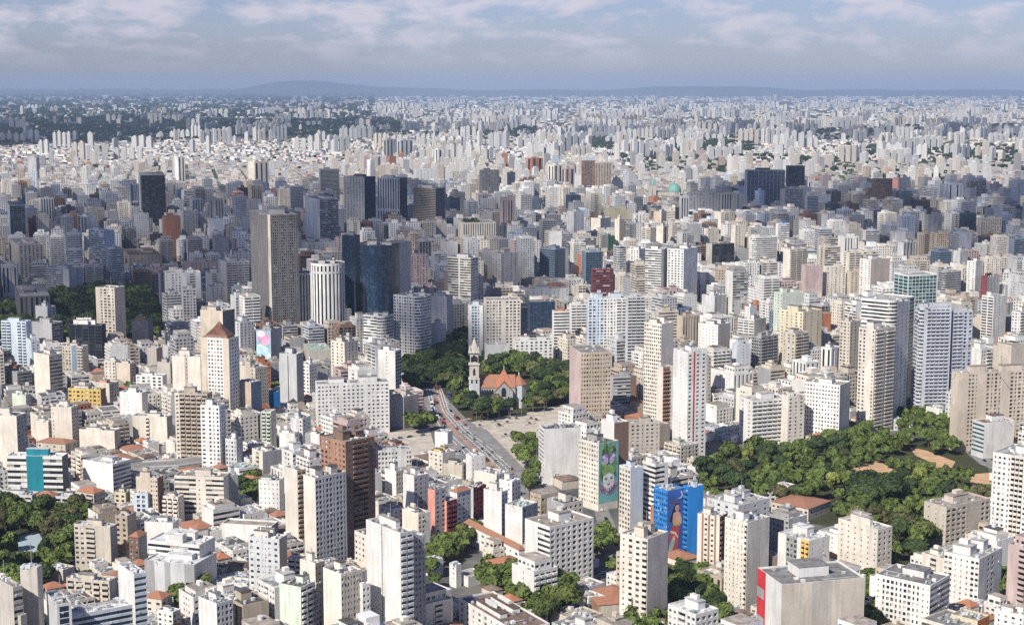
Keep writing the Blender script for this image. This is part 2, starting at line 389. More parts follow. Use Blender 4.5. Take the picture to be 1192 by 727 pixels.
    if parts:
        left = 100
        rest = MB()
        cache = {}
        for panes, pick, pm in sinks['win']:
            ctr = panes.mean(1); order = range(len(panes))
            for k in order:
                if left > 0:
                    key = (id(panes), int(pick[k]))
                    if key not in cache:
                        t = MB(); t.quads(panes[k:k+1]-ctr[k], pm[pick[k]]); cache[key] = t.build('window', link=False)
                    put('window', cache[key], tuple(ctr[k]-np.array(org)), root); left -= 1
                    if r.random() < .07:
                        uu = panes[k][1]-panes[k][0]; nn_ = np.array([uu[1], -uu[0], 0])/max(np.linalg.norm(uu[:2]), .01); cc = panes[k][0]-np.array(org)+nn_*.65-np.array([0, 0, .75])
                        oo = put('air_conditioner', unit_box(plaster('light grey')), tuple(cc+uu*.3), root); oo.scale = (.85, .5, .6); oo.rotation_euler.z = math.atan2(uu[1], uu[0])
                else: rest.quads(panes[k:k+1], pm[pick[k]])
        if rest.q: tag(rest.build('window_rows', org, root), kind='stuff')
        left = 100; rest = MB()
        for lst, wm_ in sinks['balc']:
            m0 = None
            for bq in lst:
                if left > 0:
                    ctr = bq.reshape(-1, 3).mean(0)
                    if m0 is None: t = MB(); t.quads(bq-ctr, wm_); m0 = t.build('balcony', link=False)
                    put('balcony', m0, tuple(ctr-np.array(org)), root); left -= 1
                else: rest.quads(bq, wm_)
        if rest.q: tag(rest.build('balcony_rows', org, root), kind='stuff')
    return root
# ---------------------------------------------------------------- the buildings one by one
# kind | how it looks | left, near corner, right (photo px at the roof) | roof row, ground row | yaw of the right face | colour | left face | right face | options | short name when used to place others
KINDS = {'T': ('apartment_tower', 'apartment tower', 'apartment towers of the city centre'), 'S': ('apartment_block', 'apartment block', 'apartment blocks between the towers'),
         'O': ('office_tower', 'office tower', 'office towers of the city centre'), 'B': ('low_building', 'low building', 'low flat-roofed buildings'),
         'H': ('house', 'house', 'houses with tiled roofs'), 'W': ('warehouse', 'warehouse', 'sheds and warehouses with sheet roofs')}
CAT = '''
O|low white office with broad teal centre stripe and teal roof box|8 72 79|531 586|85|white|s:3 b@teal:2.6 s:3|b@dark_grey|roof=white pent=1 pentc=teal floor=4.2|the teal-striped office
S|huge cream blank wall of a slab cut by the frame edge|-24 19 31|484 568|75|cream|b|g3@grey|
S|cream slab with one column of small windows|59 83 91|474 525|75|cream|n1:1 b:4|g4|
S|narrow cream block with blank front|41 56 60|490 524|75|cream|b|g2|
H|row house under orange tiles|42 76 90|517 532|70|beige|g4|g2|roofkind=tile
B|wide cream block with a blank windowless front|92 133 140|501 530|78|cream|b|b@grey|pent=2|the wide blank cream block
S|white block with a balcony slot down its middle|154 194 199|485 520|78|cream|b:3 k1:1 b:4|b@grey|
S|white block with blank gable and long windowed flank|96 131 152|540 582|60|white|b|s|roof=pale
S|cream block with orange tiles on its penthouse storey|89 109 122|574 602|62|beige|k2|g4|roofkind=tile
S|old grey balcony block facing the plaza trees|-8 37 41|576 606|80|light grey|k5|b|roof=grey
S|pink balcony block with orange tiled roof|39 61 64|578 605|80|pink|k3@salmon|b|roofkind=tile|the pink balcony block
S|grey green balcony block facing the plaza trees|63 88 91|578 605|80|light grey|k3|b|
B|small yellow-green house block|133 146 149|573 592|75|pale yellow|g2|b|
S|pale blue slim block with four windows per floor|155 172 176|574 613|78|pale blue|b:.3 d2:1.4 b:.3|b@grey|
S|beige block with a peach set-back top|158 183 190|556 612|75|peach|b:2 g3|b@brown|
S|white balcony block behind the white courtyard wall|188 207 214|578 612|72|cream|k3|b|
T|ornate tan tower with rows of arched brown balconies|203 241 247|458 542|80|tan|g1@cream:.8 k5@tan:5|g2|pent=1|the ornate tan tower
T|slim white tower with stepped top|233 255 262|472 552|75|white|g1 b:.3 g3:2|g3|pent=1
T|tall white and orange tower with brown pyramid roof|233 266 278|394 505|70|white|b@peach:1.4 g5:3 b@peach:1.2|g4|spire=1 pent=0|the pyramid-roofed tower
T|cream blank-sided tower in two halves|200 233 236|415 500|80|cream|b:3 n1@tan:.8 b:3|b|
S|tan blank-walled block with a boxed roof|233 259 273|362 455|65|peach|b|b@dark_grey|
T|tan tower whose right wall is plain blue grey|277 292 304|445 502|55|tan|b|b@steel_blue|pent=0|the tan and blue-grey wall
S|beige block with rows of windows on its flank|279 297 312|428 480|45|beige|b:2 g1|g6|
S|slim light grey block with square windows|262 275 282|511 552|70|light grey|g4|b|
T|slender pale yellow-green balcony tower|304 315 318|479 530|75|pale yellow|k2@pale_green|b@cream|pent=0
S|small white slab with one blank face|325 343 346|504 530|78|white|b|g1|roof=grey
S|grey block with a long pink stripe|338 352 362|487 526|70|light grey|b:2 b@pink:.5 g1|g2|
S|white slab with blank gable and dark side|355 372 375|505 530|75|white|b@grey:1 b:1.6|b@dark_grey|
T|wide white slab with dense rows of windows|367 369 453|447 507|12|white|b|g6:3 b:.35 g5:3 b:.35 g5:3|pent=2 clutter=1|the wide white slab
S|cream low slab with long window bands|203 260 268|555 607|82|cream|s:3 n1:.8 b:.6 s:2.5|b|roof=tan pent=1
S|narrow grey slab with blank flank|262 266 277|553 602|30|light grey|g1|b@grey|
H|cream house with orange roof in the courtyard|276 299 303|560 578|75|cream|g3|g2|roofkind=tile
B|white block with pale green roof boxes|301 325 327|559 600|80|white|n5|b|pentc=pale_green pent=2
T|cream blank tower with a tan balcony recess|331 346 356|547 648|42|cream|b|k2@tan|pent=0
T|long slab with cream gable and dense grid of windows|353 367 403|556 668|45|cream|b|d9@light_grey|pent=2 roof=dark|the dense grid slab
T|brown twin tower with dark balcony shaft|373 402 436|514 655|45|rust|g3:2 b:.3 g3:2|n1@brown:1 k3@brown:2.2 n1@brown:1|pent=2 pentc=brown|the brown twin tower
B|grey and white panelled low hall|168 226 252|657 702|72|light grey|b@grey:1 b:1 b@grey:.6 b:1.4 b@grey:1|b@white|roof=white
B|white terraced block with raised parapet|172 232 250|634 692|72|white|s|b|roof=white pent=2|the white terraced block
W|great flat-roofed hall with white front wall|258 316 324|612 640|78|white|b|b@grey|roof=tan pent=0 clutter=0|the flat-roofed hall
T|striped slab with pale bands and brown flank|289 325 334|627 706|72|light grey|g2:2.2 n2:1 g2:2.2|b@tan|pent=2 pentc=cream floor=3.2|the striped slab
W|brown sheet-roofed shed|262 288 292|660 672|75|tan|b|b|roofkind=sheet
W|grey sheet-roofed lean-to shed|237 258 263|662 675|72|grey|b|b|roof=dark pent=0
B|cream pavilion with bright white roof|241 287 292|679 694|78|cream|g5|g1|roof=white pent=0
T|pale greenish white blank wall with stepped roofs|325 350 372|683 768|60|pale green|b|k3@light_grey|pent=1 roof=dark
T|cream tower with narrow brown window strip|349 367 378|655 760|50|cream|b|g3@tan|roof=tan
T|cream slab with blank gable and windowed pinkish flank|376 397 421|668 775|42|cream|b|g7@beige|roof=dark
S|slim white block with windowed side|419 422 431|680 770|40|white|b|g2|pent=0
S|small cream balcony block wedged between taller slabs|335 352 360|650 690|68|cream|k2|g2|
T|white blank gable with window rows on its flank|231 252 271|702 778|45|white|b|d4@light_grey|clutter=1
T|tall grey blank slab in front of the plaza trees|23 43 49|660 790|75|concrete|b|b|pent=0|the tall grey blank slab
T|grey concrete block with long dark window bands|-18 15 26|683 800|42|concrete|b|s|pent=0
B|small grey roof box block cut by the bottom edge|5 24 31|716 800|55|concrete|b|b|
O|white framed stair tower with blue glass|54 66 83|703 800|30|light grey|b|b@white:.2 G1@white:1 b@white:.2|glass=blue pent=0
O|low modern office with bright white roof and window bands|80 83 157|716 790|33|bluish grey|b|s|roof=white pent=0 glass=blue
O|white stair tower with blue banded side|137 156 170|668 778|35|white|b|s@pale_blue|glass=blue pent=0|the blue-banded stair tower
S|grey cream block with balconies at its centre|86 128 136|613 668|72|beige|g2:1.5 k1:1.5 b:2|b@grey|roof=grey|the grey cream balcony block
S|low cream block with terrace openings along the top|77 127 136|676 706|75|beige|k5|b@grey|
B|small tan house block under orange tiles|131 147 151|640 660|70|tan|g2|b|roofkind=tile
S|narrow brown grey block with balcony column|150 161 166|625 665|75|grey|g2@brown|b|roofkind=tile
S|old brick terrace block with steep roof|134 148 153|600 645|72|tan|g2|b|roof=brown
W|long low shed with pale grey roof|54 73 87|663 690|60|beige|b|b@grey|roofkind=flat roof=pale pent=0
B|white courtyard block with orange roof strip|168 201 208|608 652|80|white|b|b|roof=pale pent=1
H|white house with brown tiled roof|168 188 193|697 722|70|cream|g2|g2|roofkind=tile
B|low white house block with grey roof|183 201 210|712 740|62|white|g3|g2|roof=grey
T|tall white tower with thin slot in its blank face|426 466 481|620 770|38|white|b:6 n1@grey:.5 b:7|k2@light_grey|pent=1 roof=tan|the white slot tower
T|grey windowed slab joined to the white slot tower|479 482 495|624 752|38|grey|b|g3|pent=0
B|white block with dark grey roof and tall windows|437 440 479|524 558|15|white|b|d6:4 b:1.6 d2|roof=grey pent=1
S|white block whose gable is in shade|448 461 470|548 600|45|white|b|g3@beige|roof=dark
T|lilac grey and white block with roof storey|469 482 499|554 617|42|white|b|g3@lilac_grey|roof=grey
S|cream gable block with white corner pier|468 487 501|598 645|40|cream|b|g2:1 b@white:.7|roof=tan
S|white patched block behind the white slot tower|441 458 470|592 632|45|white|g2|g2|roof=tan
S|pink end house of the street terrace|498 506 511|570 628|50|salmon|b|g2@white|pent=0
S|salmon blank gable with dark balconies|510 520 532|583 625|45|salmon|b|k2@maroon|pent=0|the salmon gable
S|grey blue block under orange roof tiles|524 532 548|573 618|45|bluish grey|b@white|g3|roofkind=tile
S|maroon block with white window frames|545 551 566|567 606|45|maroon|b@light_grey|d4|pent=1 pentc=grey
S|square white block with painted blue band beside the avenue|506 521 526|503 528|70|white|b|b|pent=0|the square white block
S|cream stepped block with yellow terraces|499 515 530|527 560|45|cream|g3|b|pentc=yellow pent=2
S|tan blank-sided block with dark roof|516 538 546|541 563|65|beige|b|g2|roof=dark
S|slim white block beside the avenue|546 549 565|531 566|25|white|b|n3|pent=1
B|cream hall with dark slotted side|552 578 592|552 586|50|cream|b|v4@white|roof=grey pent=0
T|bright white blank gable slab|563 584 591|572 637|55|white|b|g2|roof=pale
S|white block set back from the bright gable|581 596 606|560 622|52|white|n2|g3|roof=pale
S|white gable block with pale green roof|588 608 626|590 645|52|white|b|g3@grey|roof=green pent=0
S|long white school wing under orange tiles|540 604 612|640 664|30|white|d10|d3|roofkind=tile floor=3.6|the white school wing
W|pale corrugated warehouse|494 515 526|688 706|42|light grey|b|b|roof=pale pent=0 clutter=0
W|grey warehouse with low pitched roof|530 545 566|671 683|40|white|b|b|roofkind=flat roof=pale pent=0 clutter=0
B|white stair block among the warehouses|523 531 537|657 684|45|white|n1|b|pent=0
W|flat grey workshop beside the leafy street|493 503 516|652 672|40|bluish grey|g2|b|roof=pale pent=0
S|long white block with brown tiles and roof terrace|534 598 640|733 772|30|white|d9|d4|roof=brown pent=2 floor=3.4
T|big white windowless wall beside the concrete plaza|627 633 676|499 565|12|white|s|b|roof=dark pent=0|the big white wall
T|cream tower painted with a teal mural of a woman|674 697 720|516 595|38|cream|d8|b|mural=1 roof=dark pent=1 pentc=grey|the teal mural tower
T|blue tower painted with a woman in a red dress|761 777 797|571 653|35|blue|d7@blue|b|mural=2 roof=tan pent=0|the blue mural tower
T|plain bright blue slab behind the painted woman|797 801 819|566 652|24|blue|k1|b|roof=pale pent=1 pentc=pale_blue dl=4.5
T|pale blue gable tower with cream windowed front|721 734 749|545 625|32|pale blue|d4@cream|b|roof=dark pent=1
T|white tower ringed with black window bands|748 763 778|540 622|35|white|s|s:1 b:.4|roof=tan pent=2
S|old beige block with small square windows|728 734 768|492 540|15|beige|b@tan|g6|pent=1 roof=grey
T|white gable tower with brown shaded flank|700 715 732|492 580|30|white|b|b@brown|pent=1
T|pink and tan office with closely striped front|663 676 711|410 500|12|tan|b@pink|d11:1|floor=3.4 pent=0|the pink and tan office
T|tall cream slab with blank gable|750 770 784|377 502|45|cream|d9:6|b|pent=2 roof=grey|the tall cream slab
T|cream tower with red balcony column|768 772 784|427 520|20|cream|b|k3@rust:1 b:.5|pent=0
T|bright white tower with red window accents|784 801 823|410 535|25|white|n3|g1@white:1 g1@red:.28 g2@white:2|pent=1|the bright white tower
T|big white slab with square grid of windows on stilts|611 640 691|613 692|38|white|b:2.2 s:2|d8|roof=tan pent=1 pentc=white|the white grid slab
T|cream tower with blank right wall and roof plants|722 754 778|627 742|50|cream|n1:1 g2:2 k1:.8|b|roof=tan pent=2 pentc=beige|the cream tower with roof plants
B|tan walled building with orange roof by the street|688 697 737|704 722|15|beige|b@rust|b|roofkind=tile
W|low grey-roofed market hall|653 676 704|685 697|40|light grey|g3|b|roof=tan pent=0
W|pale flat shed cut by the bottom edge|640 672 702|722 738|40|beige|b|b|roof=tan pent=0
B|low canopy with brown roof at the foot of the white wall|643 655 677|560 570|25|beige|b|b|roofkind=sheet
T|cream tower with three red vertical stripes|812 838 847|601 682|58|cream|b:.8 b@rust:.35 g1:.8 b@rust:.35 g1:.8 b@rust:.35 b:.6|k2@brown|pent=1 roof=tan
T|cream tower with plain grooved wall and one dark slot|844 870 896|608 716|42|cream|n5:5 k1:.8|b:3 v1:.35 b:2|pent=2 pentc=white|the slotted cream tower
S|grey white block crowded with roof boxes|823 860 896|588 672|40|light grey|g4|g3|pent=2 roof=pale
S|white block with a yellow framed balcony column|906 942 966|629 680|40|white|b:.9 d3@grey:1.2 b:.4 k2@yellow:.9|n2|roof=white pent=1
T|white slab with red panels and huge bare concrete wall|882 910 1007|680 775|15|white|b@red:1.1 b:2|b@beige:2.4 b@concrete:1.6 b@beige:2.6|pent=1 roof=grey panel=1|the bare concrete wall
S|white block with brown framed balconies|953 985 1004|625 662|40|white|n3|k2@brown|roof=pale
S|white bent block above the park trees|976 1022 1039|616 682|36|cream|n6|g3|roof=pale pent=2
B|cream school wing with dark gabled roof|878 886 908|572 590|12|cream|b|d4|roofkind=sheet
B|cream stair block of the school|905 919 926|565 588|40|cream|b|n1|pent=0
H|long school hall with orange tiled roof|898 941 967|592 606|48|beige|g8|g4|roofkind=tile
T|white tower with a dense grid of balconies|861 876 918|466 520|22|white|g2|k7|pent=1 roof=pale|the white balcony grid
T|cream tower attached to the balcony grid|913 918 937|461 520|22|cream|b|g3|pent=1
T|broad white slab of tiny windows|936 978 990|448 518|55|white|g12|b@cream|pent=2 roof=tan|the broad white slab
H|old villa with orange roof at the park corner|938 955 969|510 521|40|beige|g3|g3|roofkind=tile
T|grey cream tower with paired windows|911 926 942|388 442|36|beige|g3|k2|pent=1
T|pale yellow stepped tower|908 935 957|363 432|40|pale yellow|g5|g3|pent=2|the pale yellow tower
T|pale green tower with blank flank|901 911 936|341 405|25|pale green|g3|b|pent=2|the pale green tower
T|white tower dotted with small windows|813 836 850|378 432|50|white|n6|b@cream|pent=2
S|narrow grey blue block above the trees|853 858 874|400 441|20|bluish grey|b|n3|pent=1
S|grey balcony block above the trees|875 886 906|392 437|40|grey|k4|k3|pent=2 roof=tan
S|white stepped block with blank pinkish flank|859 878 892|372 402|50|white|k3|b@cream|pent=1
T|slim white tower with stepped shoulders|867 873 881|357 400|40|white|n2|b|pent=1
S|grey and white block with small windows|817 832 846|344 374|45|light grey|b|g3|pent=2
T|white tower with dark vertical window shafts|956 968 979|405 442|45|white|v2|v2|pent=1
T|cream tower with balconied right face|1000 1019 1043|383 506|40|cream|g2:1.4 b:1 g1:.6|k2|pent=1|the balconied cream tower
T|grey cream tower with narrow windows|978 990 1003|374 470|40|beige|g3|g3|pent=1
T|white tower with curved striped balconies and green glass|1003 1040 1065|350 497|50|white|h4|g3@white:2.4 G1:1|glass=teal pent=0 round=7 roof=pale|the curved striped tower
O|white framed tower with teal glass top|1041 1057 1092|320 470|20|white|G3|b:.15 G8:4 b:.15|glass=teal pent=0 roof=pale|the teal glass tower
T|bluish tower with rounded crown and balcony shafts|1066 1071 1108|358 492|6|bluish grey|k2|b:.5 k5@bluish_grey:4 b:.3|round=4 pent=1 crown=1|the round-crowned tower
T|bluish tower wing with many small balconies|1106 1110 1133|362 490|18|bluish grey|b|k2 d2|pent=0
T|long tan slab with broad vertical piers|1111 1116 1204|434 526|14|peach|b|b:1 d3:1 b:.8 d4:1.6 b:.8 d4:1.6 b:.8|pent=2 roof=tan|the tan pier slab
S|white block with teal glass on its narrow face|1132 1146 1181|492 534|22|white|s@light_grey|b|glass=teal roof=brown pent=1
T|very tall white tower with a yellow balcony column|1156 1214 1238|535 678|48|white|g4:3 k3@cream:2 g4:3|g4|roof=pale pent=1|the yellow balcony tower
S|pinkish cream block of paired windows above the park|1076 1102 1153|590 640|33|beige|n3|d4:3 n4:2 d2:1.4|roof=tan pent=1 cap=pink|the pinkish cream block
T|white block with corner windows and roof terraces|1099 1140 1167|650 712|48|white|d2:1 n3:2 d2:1|n1 d2 n1|roof=pale pent=2
T|white slab with long window bands and flat roof box|1020 1083 1106|681 752|50|white|n1:.6 d9:4 n2:1|s|roof=grey pent=1|the white banded slab
S|cream yellow block beside an orange stair wall|1107 1138 1152|722 765|45|pale yellow|g2|b@orange|roof=tan pent=0
S|pale slab with dark flat roof cut by the bottom edge|1073 1110 1140|730 770|40|cream|s|g2|roof=grey pent=0
S|white low block with cluttered roof by the last trees|1158 1192 1202|716 745|50|white|g4|g2|roof=tan pent=2
T|tall beige tower with columns of paired windows|111 133 145|335 418|70|beige|b:.5 d4:2|b|pent=0|the tall beige tower
O|dark glass block with white roof boxes|80 118 122|378 426|80|black|G5|b|glass=black pentc=white pent=2|the dark glass block
S|grey stepped block with sloping flank|35 60 73|376 408|60|lilac grey|b|s|pent=1
O|dark grey slab before the wooded square|14 22 58|345 388|20|dark grey|b|v6|pent=1
S|light grey block before the wooded square|41 55 65|357 390|55|light grey|b|g2|pent=1
T|pale blue tower with two balcony columns|1 30 34|374 432|75|pale blue|k2 b:.6 k2|b|pent=1|the pale blue balcony tower
S|bluish white narrow block|29 36 46|396 436|30|pale blue|b|g2|
T|cream slab with broad blank front|39 57 72|413 478|50|cream|b|s@beige|pent=1|the blank cream slab
S|beige block with a teal panel down its centre|72 96 99|403 444|74|beige|g3:1.6 b@steel_blue:.9 k2:1|b|
O|yellow block with a honeycomb of round windows|79 117 123|453 483|78|yellow|d8|b@brown|floor=3.4 pent=1 pentc=beige|the yellow honeycomb block
S|white cream block with rows of small windows|121 134 137|420 452|75|cream|g3|b|
S|cream blank-fronted block behind white roofs|135 151 158|423 454|65|peach|b|g3|
T|grey concrete block topped by a yellow box|153 172 178|373 410|74|concrete|b|b@dark_grey|pentc=yellow pent=1
S|white block with five windows per floor|158 189 192|437 462|80|white|d5|b|pent=1
S|grey concrete tower stump|171 182 189|405 433|60|concrete|b|b|
S|grey concrete block with wide ledge|183 198 206|422 456|65|concrete|b|n2|
S|white slab with dark slot|139 165 170|457 494|75|white|b:1 n1:.5 b:2|b|roof=pale
S|cream block with a pink roof storey|108 127 138|446 468|62|cream|g2|g4|pentc=salmon
S|grey office block with slanting bands|8 20 37|433 458|45|grey|b|s|
S|pale green and cream block|14 30 36|459 488|65|pale green|b|g3|
O|broad black glass slab tower standing alone|153 163 192|204 283|15|dark grey|b@grey|b:.2 G7@black:4|glass=black pent=0|the broad black tower
T|grey box tower before the bright low roofs|32 42 46|183 208|65|lilac grey|b|b|
S|terracotta tower beside the broad black tower|187 191 210|252 300|20|terracotta|b|b|
O|dark glass tower at the frame edge|4 11 29|239 302|20|steel blue|b@pale_blue|G4|glass=black
T|white bluish tower with a windowed flank|103 121 133|268 332|50|pale blue|s|g4|pent=1
T|curved tower of stacked balcony bands|122 127 144|289 340|25|bluish grey|s|h3|round=5
S|broad grey concrete block with window rows|2 22 50|285 328|25|concrete|n1|d6|pent=1
S|white block with a ribbed front|53 80 96|313 348|60|light grey|s:3 b|g4|
S|brown low slab with sloping roof|142 150 188|297 322|20|tan|b|g9|roof=brown
O|blue glass block with white side|90 101 112|252 288|40|white|G3|b|glass=blue
O|grey brown lens-shaped tower with pale corner pier|291 312 346|250 402|25|grey|d10@taupe|d13@taupe|lens=1 pent=1 floor=2.9|the grey brown lens tower
O|white and grey two-tone tower|355 372 394|232 297|25|white|g6|s@grey|pent=1
O|dark stepped tower with light bands|369 373 395|197 242|15|grey|b|s|glass=black pent=1 pentc=grey
O|slim banded tower|335 338 353|217 264|15|light grey|b|s|glass=black
T|cream tower cluster above the low roofs|289 296 313|188 228|40|cream|g2|v3|pent=2
T|white slim pair among the low roofs|203 207 215|182 218|35|white|b|v2|
O|grey ribbed tower in the cloud shade|240 244 260|232 274|15|lilac grey|b|v5|
O|grey brown tower with windowed flank|206 213 230|245 290|30|grey|b|g5|
S|long pinkish low block|205 212 255|305 327|12|pink|b|g9|
S|grey blank party wall|246 250 266|276 312|20|grey|b|b|
T|grey residential tower with small balconies|254 263 290|305 360|25|lilac grey|g2|k4|pent=1
O|grey tower beside the terracotta tower|219 224 236|232 264|25|bluish grey|b|v4|
O|slim ribbed slab attached to the round tower|338 341 362|318 398|14|white|b|v6|pent=0 glass=black
S|low white block behind the round tower|350 358 390|282 303|20|light grey|b|g6|pent=2
O|blue glass tower with white frame|316 325 341|330 396|30|white|G2|G4|glass=blue pent=0
S|small block painted with a pink and blue mural|298 315 327|384 430|70|grey|b|b|mural=3|the pink and blue mural
S|white block beside the pink and blue mural|266 279 296|375 417|40|light grey|d3|g4|
T|grey tower with a column of bays|209 213 228|336 400|15|lilac grey|b|d4|
S|white grey block under the grey tower|240 246 266|334 360|25|light grey|g2|g4|
T|grey white slab with dark centre groove|325 345 353|412 482|70|light grey|b:1 v1:.25 b:1|b@grey|pent=1
S|white block with tidy window rows|352 360 369|424 467|50|white|g2|g4|
T|cream tower with stepped roof box|385 401 417|398 456|50|cream|g3|g4|pent=2
W|grey green hall with domed roof|353 360 386|408 427|15|concrete|b|b|roof=green pent=0
B|small bright blue block|313 319 324|456 476|40|blue|b|b|pent=0
O|dark tower wrapped in a steel lattice|400 424 437|206 278|50|dark grey|d7@grey|b@navy|glass=black|the dark lattice tower
O|black tower with white vertical ribs|439 465 474|207 284|60|light grey|v9|v3@dark_grey|glass=black pent=1 pentc=white|the white-ribbed black tower
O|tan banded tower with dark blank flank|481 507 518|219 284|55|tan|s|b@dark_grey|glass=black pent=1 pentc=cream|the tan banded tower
O|dark grid tower|557 561 581|198 247|15|dark grey|b|d6|glass=black
O|white gridded block in front of the dark grid tower|558 562 578|231 258|15|white|b|g6|
O|stone block with tall columns and a roof garden|533 539 577|259 294|12|cream|b|v14|garden=1 pent=0|the stone roof garden block
S|pink block with square windows|475 478 498|297 342|12|pink|b|d6|pent=0|the pink square block
T|cream banded slab with white centre pier|521 548 557|300 377|60|white|s@cream:2 b:.3 s@cream:2|s|pent=1
T|pinkish tower with narrow windows|582 585 600|230 284|15|pink|b|v5|
S|pale cream ornate block|573 583 603|295 342|40|cream|g3|g4|
S|white office slab above the tan banded tower|479 484 508|197 220|15|light grey|b|g6|
T|white terraced block with rounded corner balconies|458 488 502|345 420|60|white|d8|s|round=6 pent=2|the rounded terraced block
T|white round-ended block with window bands|423 446 458|368 422|58|white|s|s|round=8 pent=2
S|white gable tower with blue glass side|440 460 467|408 470|65|white|b:1 n1:.6 b:1|G3|glass=blue
S|grey party-wall tower behind the dark trees|497 520 527|345 407|70|lilac grey|n3|g3|
S|white grey windowless block beside the dark trees|500 514 519|378 414|65|light grey|b|g3|
T|pale blue tower with white corner|545 562 565|355 414|78|pale blue|b@white:.6 d3@pale_blue:1.6 b@white:.5|b|pent=1
T|cream slab in two halves split by a pier|563 566 606|349 422|8|cream|b|d5:3 b:.7 d4:3|pent=0
S|low white block before the cream slab|564 567 592|401 428|12|light grey|b|b|pent=0
B|beige blank-sided building above the avenue|453 470 487|462 499|55|beige|b@grey|b|roof=tan pent=1|the beige building above the avenue
S|small white block above the avenue|463 472 478|437 460|60|white|n2|g2|
O|steel blue office with white gable|628 646 662|290 332|45|steel blue|s|s:3 b@white|glass=blue|the steel blue office
O|maroon banded office with grey open top|688 690 714|313 354|10|maroon|b|s|roof=grey pent=0
O|dark curved tower with thin white bands|714 719 729|286 347|20|light grey|h2|h3|round=4 glass=black pent=1 pentc=black
O|bronze tower with deep square grid|689 693 712|190 238|20|tan|d3@brown|d6@tan|pent=0 glass=black|the bronze grid tower
O|bronze tower set behind its twin|672 677 693|187 230|15|tan|b|d5@brown|pent=0
T|white stepped tower with small windows|660 668 680|246 292|40|white|n2|g3|pent=1
S|cream block with grey flank|688 699 711|254 282|50|cream|b|b@grey|
B|wide olive blank wall|703 705 734|243 270|8|olive|b|b|pent=2
S|white block with pale blue bays|737 740 755|249 268|12|white|b|d4|
T|slender cream tower|716 721 727|255 302|45|cream|n1|b@tan|
S|dark green slab|700 708 716|275 307|50|green|b@dark_grey|b|
T|cream white tower with banded front|751 770 777|290 367|60|white|s:1|b@cream|pent=1
T|white block with window rows and roof garden|731 744 751|290 322|60|white|d4|g3|
T|white tower with balcony grid and cream flank|777 796 812|290 368|55|white|d5|b|pent=1
T|cream tower of round balconies|747 757 765|265 297|45|cream|k2|g2|
T|cream tower with dark slit|764 772 778|263 302|50|cream|b|v1|
T|pale tan tower|761 770 777|246 267|50|peach|b|b|
T|sunlit cream banded tower|776 786 792|241 272|60|cream|s|b@dark_grey|
T|grey slab with ribs|791 793 802|228 272|15|lilac grey|b|v3|
O|broad blue grey office with white grid|867 870 914|198 252|6|white|b|G10|glass=blue pent=1 pentc=dark_grey|the blue grey grid office
O|dark navy glass tower|915 918 937|193 238|10|navy|b|G5|glass=black pent=0|the navy glass tower
O|long grey gridded office|800 803 836|224 264|8|grey|b|d9|pent=2
S|grey block with narrow windows|837 840 861|225 264|10|grey|b|v7|
S|grey cream block with banded flank|908 914 935|220 257|30|lilac grey|g2|s|
O|grey banded office|937 940 953|228 264|15|bluish grey|b|s|glass=blue
T|pale slim tower|879 884 890|222 260|45|pale blue|b|b|
T|cream tower with round banded front and flat crown|872 878 905|276 328|25|white|g1|h4@white|round=6 pent=1 pentc=cream|the round banded tower
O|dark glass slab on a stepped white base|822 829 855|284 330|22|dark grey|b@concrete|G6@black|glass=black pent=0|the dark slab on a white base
T|white banded tower with blue cap|903 906 919|260 302|15|white|b|s|pentc=blue pent=1
T|cream tower with balconied flank|912 920 940|290 337|35|cream|b|k3|
S|pinkish grey tower with small windows|933 938 958|309 354|15|pink|b|n5|pent=1
S|cream tower with tan flank|958 962 985|310 352|12|cream|b|g5|pent=1
S|peach tower with rows of windows|986 990 1008|316 352|15|peach|b|g4|pent=1
T|slim cream tower|852 856 867|262 314|30|cream|n1|g3|pent=1
T|cream tower with square roof box|820 824 837|266 302|30|cream|g1|g3|pent=1
O|dark brown tower with a zigzag pattern|1016 1019 1039|208 252|10|brown|b|d7@brown|pent=0|the zigzag brown tower
S|cream tower with salmon left wall|1039 1046 1062|207 234|50|cream|b@salmon|n3|
O|lavender grey ribbed slab with black flank|1094 1097 1121|214 247|8|bluish grey|b|v6|
S|grey tower with blank face|1077 1080 1097|250 288|15|grey|b|g3|
S|beige checkered block|1138 1142 1166|254 292|12|beige|b|d9|floor=2.6
T|white banded tower|1005 1008 1024|268 302|15|white|b|s|
T|grey white tower with ribbed flank|1045 1052 1067|282 320|35|light grey|b|v4|
T|white tower with small dark windows|1110 1118 1127|292 327|40|white|b|g3|
T|white tower with blank shoulder|1126 1136 1145|304 347|45|white|g2|g2|
T|bluish white tower at the frame edge|1174 1181 1197|278 318|30|pale blue|b|s|
S|maroon and checkered block|1142 1150 1164|322 354|45|maroon|b|d4@white|
O|grey curved glass office|1094 1099 1119|316 347|25|grey|s|s|glass=blue round=5
T|white and tan double tower|1001 1014 1036|302 357|35|white|g3|b@peach|pent=1
T|tall white tower with rounded bays|1143 1157 1172|345 413|36|white|k2|g3|pent=1
S|beige blank wall block|1132 1147 1150|370 407|70|beige|b|b|
T|white tower cut by the frame edge|1178 1188 1202|363 420|38|white|g3|k2|
O|navy glass block with thin grid|614 617 646|351 397|10|navy|b|G7|glass=blue pent=0
S|banded block with orange top|643 645 663|362 420|10|white|b|s|pentc=orange pent=1 glass=black cap=orange
S|white block with dark balcony columns|663 665 683|354 412|10|white|b|k3|
T|wide pale blue residential slab with coloured panels|683 685 730|347 434|6|pale blue|b|d4@pale_blue:2 d4@white:1.6 k2@white:1.4|pent=2|the wide pale blue slab
T|grey white slab of stacked balconies|729 731 751|345 447|8|light grey|b|k4|pent=1
S|low white row of houses with square windows|597 600 644|396 427|10|white|b|d8|pent=2
B|low white block with grey roof|615 618 662|336 354|10|light grey|b|g9|roof=grey
